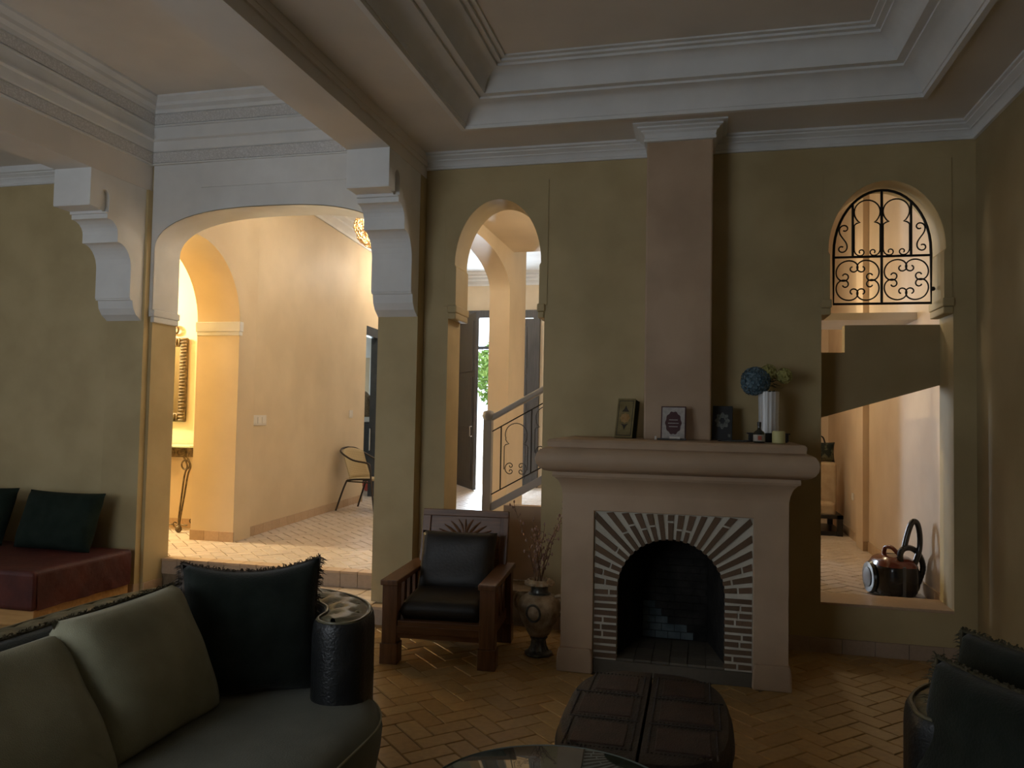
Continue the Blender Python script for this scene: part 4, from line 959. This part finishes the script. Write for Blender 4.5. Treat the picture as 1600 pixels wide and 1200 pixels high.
# ================================================================== HALL AND BEYOND
WICK = noise_mat('wicker', (.42, .27, .12), (.60, .42, .21), 20, 3, .7)
BULB = plain('lit_bulb', (1, .9, .7), .4, emit=(1.0, .78, .48), es=14)
def pendant(label, loc, r, power, color):
    t = thing('pendant_lamp', label, 'lamp', loc, 0, 'woven ball pendants in the hall')
    bm = bmesh.new(); bmesh.ops.create_icosphere(bm, subdivisions=4, radius=r)
    q = random.Random(4)
    for v in bm.verts: v.co += Vector((q.uniform(-1, 1), q.uniform(-1, 1), q.uniform(-1, 1))) * r * .045
    me = bpy.data.meshes.new('wicker_ball'); bm.to_mesh(me); bm.free(); me.materials.append(WICK)
    o = link('wicker_ball', me, t); md = o.modifiers.new('weave', 'WIREFRAME'); md.thickness = r * .05; md.use_even_offset = False
    m = MB()
    for k in range(5):
        a = pi * k / 5; m.tube([(r * cos(x) * cos(a), r * cos(x) * sin(a), r * sin(x)) for x in [2 * pi * i / 28 for i in range(28)]], r * .018, 5, True)
    m.obj('hoop', WICK, t, smooth=60)
    MB().ball((0, 0, 0), .045, 12, 10).obj('bulb', BULB, t, smooth=80)
    MB().tube([(0, 0, .05), (0, 0, ZH - loc[2])], .006, 6).obj('cord', IRON, t)
    MB().lathe([(.05, ZH - loc[2] - .03), (.055, ZH - loc[2] - .002)], 16).obj('ceiling_rose', WHITE, t)
    l = light('pendant_light', 'POINT', (0, 0, 0), power, color, .06); l.parent = t
    return t
pendant('woven ball pendant lamp half hidden by the corbel in the wide arch', (-3.285, 7.5, 3.54), .235, 140, (1, .87, .68))
pendant('woven ball pendant lamp seen through the narrow arch', (-4.05, 11.3, 3.78), .27, 220, (1, .88, .70))
# console, mirror and lamp in the recess
co = thing('console_table', 'wrought iron console with glass top in the lamp-lit recess', 'console table', (-5.85, 7.52, HF))
MB().box(-.50, .53, -.17, .19, .915, .935).obj('glass_top', plain('pale_green_glass', (.55, .70, .52), .08, 0, .6, .4), co, bevel=.004)
MB().plate([rect(-.46, .48, -.14, .16), rect(-.43, .45, -.11, .13)], 'xy', .81, .912).obj('apron_frame', GOLDIRON, co)
for k in range(7):
    x = -.40 + k * .135; MB().tube([(x + .05 * cos(a), -.148, .862 + .035 * sin(a)) for a in [2 * pi * i / 14 for i in range(14)]], .006, 5, True).obj('apron_ring', GOLDIRON, co)
for sx in (-1, 1):
    for yy in (-.13, .15):
        for off in (-.02, .02):
            pts = smooth_path([(sx * .45 + off, yy, .82), (sx * .50 + off, yy, .72), (sx * .47 + off, yy, .62), (sx * .44 + off * .8, yy, .40), (sx * .41 + off * .5, yy, .18), (sx * .40, yy, .03)], 5)
            MB().tube(pts, .010, 6).obj('leg', GOLDIRON, co, smooth=60)
        MB().tube([(sx * .46 + .05 * cos(a), yy, .73 + .05 * sin(a)) for a in [2 * pi * i / 16 for i in range(16)]], .009, 6, True).obj('leg_scroll', GOLDIRON, co)
        MB().ball((sx * .40, yy, .04), (.035, .035, .04), 10, 8).obj('foot', GOLDIRON, co, smooth=80)
        sc_ = scroll(4.5, 6, 2.2, 20)[20:]
        MB().tube([(sx * (.40 - .0) - sx * .16 * x, yy, .05 + .12 * y) for x, y in sc_], .007, 5).obj('stretcher_scroll', GOLDIRON, co)
MB().tube([(-.40, .01, .06), (.40, .01, .06)], .008, 6).obj('stretcher', GOLDIRON, co)
mi = thing('mirror', 'carved bronze mirror hanging above the iron console', 'mirror', (-5.98, 7.72, 1.93))
MIR = plain('mirror_glass', (.16, .14, .11), .06, 1)
w2, h2 = .34, .475
MB().plate([rect(-w2, w2, -h2, h2), rect(-w2 + .10, w2 - .10, -h2 + .10, h2 - .10)], 'xz', -.035, 0).obj('frame', GOLDIRON, mi, bevel=.012)
for i in range(26):
    z = -h2 + .02 + i * .0366
    for sx in (-1, 1): MB().ball((sx * (w2 - .05), -.035, z), (.046, .016, .014), 8, 6).obj('carved_bead', GOLDIRON, mi, smooth=80)
for i in range(13):
    for sz in (-1, 1): MB().ball((-.24 + i * .04, -.035, sz * (h2 - .05)), (.014, .016, .044), 8, 6).obj('carved_bead', GOLDIRON, mi, smooth=80)
MB().box(-w2 + .09, w2 - .09, -.014, -.006, -h2 + .09, h2 - .09).obj('glass', MIR, mi)
for sx in (-1, 1):
    sc_ = scroll(5, 6, 2.2, 20)[20:]
    MB().tube([(sx * (.10 + .26 * x), -.02, h2 + .06 + .22 * (y) - .10 * x) for x, y in sc_], .014, 7).obj('crest_scroll', GOLDIRON, mi, smooth=60)
MB().ball((0, -.02, h2 + .07), (.07, .02, .08), 10, 8).obj('crest_shell', GOLDIRON, mi, smooth=80)
wl = thing('wall_lamp', 'warm wall lamp inside the console recess', 'lamp', (-7.3, 6.95, 2.9))
MB().box(-.1, -.06, -.05, .05, -.08, .08).obj('wall_plate', GOLDIRON, wl, bevel=.01)
MB().lathe([(.05, -.1), (.09, .1)], 16).obj('shade', plain('amber_shade', (.9, .6, .3), .6, emit=(1, .55, .2), es=4), wl)
l = light('recess_light', 'POINT', (.15, 0, 0), 470, (1, .85, .53), .1); l.parent = wl
# switches on the hall wall
PLW = plain('white_plastic', (.72, .68, .62), .4)
wd = Vector((-4.93 + 4.585, 10.94 - 7.10)).normalized(); wrz = math.atan2(wd.y, wd.x)
def on_wall(y): f = (y - 7.10) / (10.94 - 7.10); return (-4.585 + f * (-4.93 + 4.585), y)
for y, z, n, lab in ((7.53, 1.495, 3, 'white triple switch plate on the long hall wall'), (10.35, 1.575, 1, 'small white switch near the kitchen doorway')):
    x_, _ = on_wall(y); t = thing('light_switch', lab, 'switch', (x_ + .001, y, z), wrz)
    MB().box(-.055 * n - .01, .055 * n + .01, -.012, 0, -.055, .055).obj('plate', PLW, t, bevel=.004)
    for k in range(n): c = (k - (n - 1) / 2) * .10; MB().box(c - .035, c + .035, -.018, -.010, -.035, .035).obj('rocker', PLW, t, bevel=.003)
# bistro chair
hc = thing('bistro_chair', 'woven rattan chair with dark metal frame against the hall wall', 'chair', (-4.44, 9.98, HF), radians(-8))
STEEL = plain('dark_steel_tube', (.05, .04, .032), .4, .5)
RATT = weave_mat('rattan_weave', (.38, .29, .15), (.60, .48, .28), 26)
for s in (-1, 1):
    y = s * .27
    MB().tube(smooth_path([(.30, y, 0), (.24, y, .42), (.22, y, .60), (.17, y, .655), (-.05, y * 1.02, .69), (-.24, y * .95, .78), (-.30, y * .6, .83), (-.32, 0, .845)], 5), .013, 7).obj('arm_frame', STEEL, hc, smooth=60)
    MB().tube(smooth_path([(-.30, y, 0), (-.17, y * .95, .36), (-.10, y * .9, .42), (.20, y * .85, .44)], 5), .013, 7).obj('leg', STEEL, hc, smooth=60)
    MB().tube([(.25, y, .40), (-.14, y * .93, .40)], .010, 6).obj('side_stretcher', STEEL, hc)
MB().grid(lambda u, v: (-.20 + .44 * u, (-.23 + .46 * v), .435 - .02 * sin(pi * u) * sin(pi * v)), 10, 10).obj('seat', RATT, hc, smooth=80)
MB().tube([(.24, -.23, .435), (.25, 0, .437), (.24, .23, .435)], .016, 8).obj('seat_front', RATT, hc, smooth=60)
def bfn(u, v):
    a = (u * 2 - 1); return (-.20 - .10 * v + .10 * a * a * (1 - .3 * v) - .0, .255 * a, .43 + .41 * v * (1 - .12 * a * a))
m = MB().grid(bfn, 14, 10); o = m.obj('backrest', RATT, hc, smooth=80); sd_ = o.modifiers.new('thick', 'SOLIDIFY'); sd_.thickness = .012
# kitchen doorway: frame, leaf, counter
DK = noise_mat('charcoal_paint', (.045, .052, .06), (.065, .072, .08), 6, 3, .5)
kd = tag(empty('door_1', (0, 0, 0)), 'charcoal kitchen door frame at the end of the hall wall', None, None, 'structure')
MB().plate([[(-4.94, 10.95), (-4.995, 11.62), (-5.10, 11.62), (-5.05, 10.95)]], 'xy', 2.78, 2.92).obj('door_head', DK, kd)
MB().plate([[(-4.99, 11.58), (-4.995, 11.64), (-5.13, 11.64), (-5.13, 11.58)]], 'xy', HF, 2.92).obj('door_jamb', DK, kd)
MB().tube([(-5.10, 11.58, 1.0), (-5.10, 11.54, 1.0), (-5.10, 11.54, 1.35), (-5.10, 11.58, 1.35)], .012, 6).obj('pull_handle', CHROME, kd)
kc = thing('kitchen_counter', 'tall dark kitchen counter with white top seen through the far doorway', 'counter', (-6.2, 13.4, HF))
MB().box(-.8, .8, -.3, .3, 0, 1.16).obj('cabinet', DK, kc, bevel=.005)
MB().box(-.83, .83, -.34, .32, 1.16, 1.25).obj('worktop', WHITE, kc, bevel=.006)
for k in range(3): MB().box(-.78 + k * .53, -.28 + k * .53, -.32, -.30, .06, 1.12).obj('cabinet_door', DK, kc, bevel=.004)
jk = thing('jacket', 'brown jacket draped beside the bright kitchen window', 'jacket', (-6.02, 13.3, HF + 1.25))
JKM = noise_mat('brown_tweed', (.10, .075, .05), (.17, .13, .09), 40, 4, .9)
MB().lathe([(.20, .0), (.23, .03), (.20, .20), (.15, .36), (.08, .44), (.05, .47), (.0, .47)], 20, ripple=.06, nr=5).obj('body', JKM, jk, smooth=60)
MB().tube(smooth_path([(.14, -.04, .36), (.23, -.06, .25), (.25, -.10, .08)], 5), .06, 10).obj('sleeve', JKM, jk, smooth=60)
window_frame('window_3', -6.75, -5.85, 1.75, 2.75, 'xz', 14.24, 14.28, 'bright kitchen window beyond the far doorway')
bk_ = thing('floor_basin', 'red plastic basin on the kitchen floor behind the rattan chair', 'basin', (-5.42, 12.45, HF))
MB().lathe([(.12, 0), (.14, .01), (.19, .14), (.205, .145), (.185, .135), (.12, .02), (0, .015)], 24).obj('bowl', plain('red_plastic', (.70, .13, .10), .4), bk_, smooth=40)
# entrance door: two tall leaves
ed = tag(empty('door_2', (0, 0, 0)), 'tall charcoal double entrance door standing ajar', None, None, 'structure')
MB().box(-4.62, -2.93, 14.22, 14.34, 3.44, 3.58).obj('door_head', DARKWOOD, ed)
for x in (-4.62, -3.05): MB().box(x, x + .12, 14.22, 14.34, HF, 3.44).obj('door_jamb', DARKWOOD, ed)
def leaf(parent, hinge, ang, w):
    L_ = empty('door_leaf', hinge, ang, parent)
    MB().box(0, w, -.03, .03, .01, 3.15).obj('leaf_panel', DARKWOOD, L_, bevel=.004)
    for z0, z1 in ((.15, 1.0), (1.1, 2.0), (2.1, 3.0)):
        for s in (-1, 1): MB().box(.12, w - .12, -.045 if s < 0 else .03, -.03 if s < 0 else .045, z0, z1).obj('raised_panel', DARKWOOD, L_, bevel=.008)
    MB().tube([(w - .06, -.05, .95), (w - .06, -.08, .95), (w - .06, -.08, 1.12), (w - .06, -.05, 1.12)], .012, 6).obj('handle', CHROME, L_)
leaf(ed, (-4.50, 14.26, HF), radians(-58), 1.24); leaf(ed, (-3.05, 14.28, HF), radians(180), .72)
MB().box(-4.5, -3.05, 14.26, 14.30, 2.84, 2.90).obj('transom_bar', DARKWOOD, ed)
# outside
struct('ground_outside', MB().box(-30, 25, 14.55, 70, .05, .2), noise_mat('pale_paving', (.55, .52, .47), (.66, .63, .58), 2, 5, .9), None, 'sunlit paving outside the entrance')
tr = thing('garden_tree', 'green tree outside in the sun beyond the entrance', 'tree', (-6.1, 25, .2))
LEAF = noise_mat('sunlit_leaves', (.10, .20, .04), (.24, .36, .09), 6, 3, .7); BARK = noise_mat('bark', (.12, .08, .05), (.2, .15, .1), 10)
MB().tube(smooth_path([(0, 0, 0), (.1, 0, .8), (-.05, 0, 1.6), (.1, .1, 2.6)], 5), .11, 8).obj('trunk', BARK, tr)
m = MB(); q = random.Random(31)
for i in range(2600):
    d = Vector((q.gauss(0, 1), q.gauss(0, 1), q.gauss(0, 1))).normalized() * (q.random() ** .4); p = Vector((d.x * 1.3, d.y * 1.2, 2.75 + d.z * 1.25))
    e = Vector((q.uniform(-1, 1), q.uniform(-1, 1), q.uniform(-1, 1))).normalized() * .12; g = e.orthogonal().normalized() * .05
    m.add([p - e, p + g, p + e, p - g], [(0, 1, 2, 3)])
o = m.obj('foliage', LEAF, tr); o['kind'] = 'stuff'
# stair railing
sr = thing('stair_railing', 'wrought iron stair railing with keyhole panels behind the narrow arch', 'railing', (0, 0, 0))
RY = 6.62; RDX, slope = 1.0, .565
rx0 = -1.80; zr = lambda x: 1.56 + slope * (x - rx0); zb = lambda x: .80 + slope * (x - rx0)
RAILM = plain('glare_pale_rail', (.30, .29, .28), .5)  # rail grey is lightened to carry the glare from the entrance
MB().bar((rx0, RY, zr(rx0)), (-.75, RY, zr(-.75)), .05, .05).obj('handrail', RAILM, sr, bevel=.012)
MB().bar((rx0, RY, zb(rx0) - .02), (-.75, RY, zb(-.75) - .02), .03, .065).obj('stringer', RAILM, sr, bevel=.004)
np_ = MB(); np_.box(rx0 - .045, rx0 + .03, RY - .035, RY + .035, HF, 1.56); np_.obj('newel_post', RAILM, sr, bevel=.005)
MB().lathe([(.0, 1.545), (.04, 1.55), (.055, 1.59), (.045, 1.63), (.0, 1.645)], 18, (rx0 - .008, RY, 0)).obj('newel_cap', RAILM, sr, smooth=60)
zt2 = lambda x: zr(x) - .12; zb2 = lambda x: zb(x) + .09
for f, nm in ((zt2, 'upper_bar'), (zb2, 'lower_bar')): MB().tube([(rx0, RY, f(rx0)), (-.75, RY, f(-.75))], .006, 6).obj(nm, IRON, sr)
for k in range(4):
    x = rx0 + .11 + k * .27; MB().tube([(x, RY, zb2(x)), (x, RY, zt2(x))], .006, 6).obj('baluster', IRON, sr)
    if k == 3: continue
    cx = x + .135; base = zb2(cx); w = .105
    key = [(-w, .10), (-w, .30), (-w * .9, .315), (-w * .6, .325), (-w * .78, .34), (-w * .9, .36)]; key += [(.098 * cos(radians(a)), .405 + .098 * sin(radians(a))) for a in range(200, -21, -14)]; key += [(-a, b) for a, b in reversed(key[:6])]
    MB().tube([(cx + a, RY, base + b) for a, b in key], .004, 5).obj('keyhole_arch', IRON, sr)
    cs = scroll(6.7, 5, 2.4, 34)
    for s in (-1, 1): MB().tube([(cx + a, RY, base + b) for a, b in place2(cs, (s * .095, .11), .15, -pi / 2 if s < 0 else pi / 2, False)], .004, 5).obj('c_scroll', IRON, sr)
st = struct('stair', MB(), HALLW) if False else None
sm = tag(empty('stair_flight'), 'tiled stair flight rising behind the fireplace wall', None, None, 'structure')
for k in range(6):
    x0 = -1.12 + k * .27
    MB().box(x0, x0 + .27 if k < 8 else x0 + .4, 6.45, 7.45, HF if k < 4 else HF + .2 * (k - 2.2), .95 + k * .17 + .01).obj('stair_step', HALLW, sm)
# vacuum cleaner in the corridor
vc = thing('vacuum_cleaner', 'black and red canister vacuum cleaner with looped hose behind the low sill', 'vacuum', (1.46, 6.62, HF), radians(10))
VBK = plain('black_plastic', (.014, .014, .015), .25, coat=.4); VRD = plain('red_brown_plastic', (.17, .032, .014), .2, coat=.5); VGY = plain('grey_plastic', (.10, .10, .10), .35)
def vb(u, v):
    a = 2 * pi * u; k = [(0.9, .02), (1.0, .05), (1.02, .15), (1.0, .235), (.86, .275), (.62, .30), (.0, .315)]
    i = min(5, int(v * 6)); f = v * 6 - i; r = k[i][0] * (1 - f) + k[i + 1][0] * f; z = k[i][1] * (1 - f) + k[i + 1][1] * f
    return (.15 * r * math.copysign(abs(cos(a)) ** .75, cos(a)), .20 * r * math.copysign(abs(sin(a)) ** .75, sin(a)), z)
MB().grid(vb, 36, 19, True).obj('body', VBK, vc, smooth=50)
MB().grid(lambda u, v: tuple(c * (1.02 if i < 2 else 1) + (0 if i < 2 else .004) for i, c in enumerate(vb(u, .5 + v * .42))), 36, 10, True).obj('red_lid', VRD, vc, smooth=60)
for s in (-1, 1):
    wm = MB(); wm.lathe([(.03, -.022), (.115, -.02), (.125, 0), (.115, .02), (.03, .024), (0, .024)], 28)
    wo = wm.obj('wheel', VBK, vc, smooth=40); wo.location = (s * .155, .04, .127); wo.rotation_euler = (0, s * radians(90), 0)
    MB().lathe([(.06, .02), (.075, .026), (.05, .03), (0, .03)], 24).obj('hub_cap', VGY, wo, smooth=40)
MB().box(-.012, .012, -.207, -.18, .03, .25).obj('front_strip', VGY, vc, bevel=.004)
MB().tube(smooth_path([(-.05, .05, .30), (-.05, .02, .36), (-.03, -.05, .37), (-.0, -.09, .33)], 5), .016, 8).obj('carry_handle', VRD, vc, smooth=60)
hose = smooth_path([(.0, -.14, .26), (-.01, -.15, .34), (.03, -.13, .38), (.10, -.10, .375), (.17, -.06, .32), (.21, -.03, .22), (.18, -.02, .10)], 10)
MB().tube(hose, [.021 + .002 * (i % 2) for i in range(len(hose))], 9).obj('hose', VBK, vc, smooth=30)
wand = smooth_path([(.04, -.10, .38), (.07, -.10, .50), (.10, -.10, .575), (.135, -.10, .57), (.155, -.10, .48), (.15, -.10, .36), (.10, -.12, .24)], 8)
MB().tube(wand, .021, 9).obj('hose_grip', VBK, vc, smooth=60)
# far upholstered armchair in the corridor
fa = thing('upholstered_seat', 'tan upholstered seat with black base at the end of the corridor', 'armchair', (1.25, 10.1, HF))
TANF = noise_mat('tan_upholstery', (.40, .29, .18), (.48, .36, .23), 10, 4, .85, .2, 150)
MB().box(-.34, .30, -.30, .40, .22, .38).obj('seat_cushion', TANF, fa, bevel=.04, seg=3)
MB().box(-.34, .34, -.10, .10, .25, .84).obj('backrest', TANF, fa, bevel=.035, seg=3)
MB().box(-.36, .37, -.33, .42, .0, .05).obj('bottom_rail', BLK, fa); MB().box(-.36, .37, -.35, .42, .20, .24).obj('upper_rail', BLK, fa)
for x in (-.34, .33):
    MB().box(x - .025, x + .035, -.35, -.29, 0, .24).obj('leg', BLK, fa); MB().box(x - .025, x + .035, .36, .42, 0, .24).obj('leg', BLK, fa)
bg = thing('patterned_bag', 'dark patterned bag with handles on top of the tan seat back', 'bag', (1.42, 10.1, HF + .842))
BAGM = noise_mat('black_green_pattern', (.008, .012, .010), (.10, .10, .06), 14, 2, .7, lo=.5, hi=.62)
pm = pillow_mesh(.32, .24, .14, seed=3); pm.v = [(a, b, c + .118) for a, b, c in pm.v]; pm.obj('body', BAGM, bg, smooth=70)
for s in (-1, 1): MB().tube(smooth_path([(-.08, s * .02, .22), (-.05, s * .03, .30), (.02, s * .03, .30), (.05, s * .02, .22)], 5), .007, 6).obj('handle', BLK, bg)
so = thing('socket', 'small wall socket on the far corridor wall', 'socket', (1.699, 9.6, .75))
MB().box(-.012, 0, -.04, .04, -.04, .04).obj('plate', PLW, so, bevel=.003); MB().box(-.016, -.01, -.022, .022, -.022, .022).obj('insert', PLW, so)
cl = thing('corridor_lamp', 'warm ceiling lamp of the corridor', 'lamp', (.75, 8.95, 3.0))
MB().lathe([(.012, 1.3), (.012, .2), (.12, .15), (.14, .05), (.10, -.02), (0, -.04)], 24).obj('shade', plain('lit_glass_shade', (1, .85, .6), .5, emit=(1, .7, .35), es=4), cl, smooth=40)
l = light('corridor_light', 'POINT', (0, 0, -.2), 27, (1, .86, .58), .12); l.parent = cl

slp = thing('stair_fill_lamp', 'added unseen fill lamp over the stair foot', 'lamp', (-.75, 7.2, 3.3))  # lamp added out of view to brighten the arcade pier and arch jambs
MB().lathe([(.012, .28), (.012, .15), (.10, .12), (.13, .04), (.09, -.02), (0, -.04)], 24).obj('shade', MATS['lit_glass_shade'], slp, smooth=40)
l = light('stair_fill_light', 'POINT', (0, 0, -.15), 30, (1, .88, .72), .12); l.parent = slp
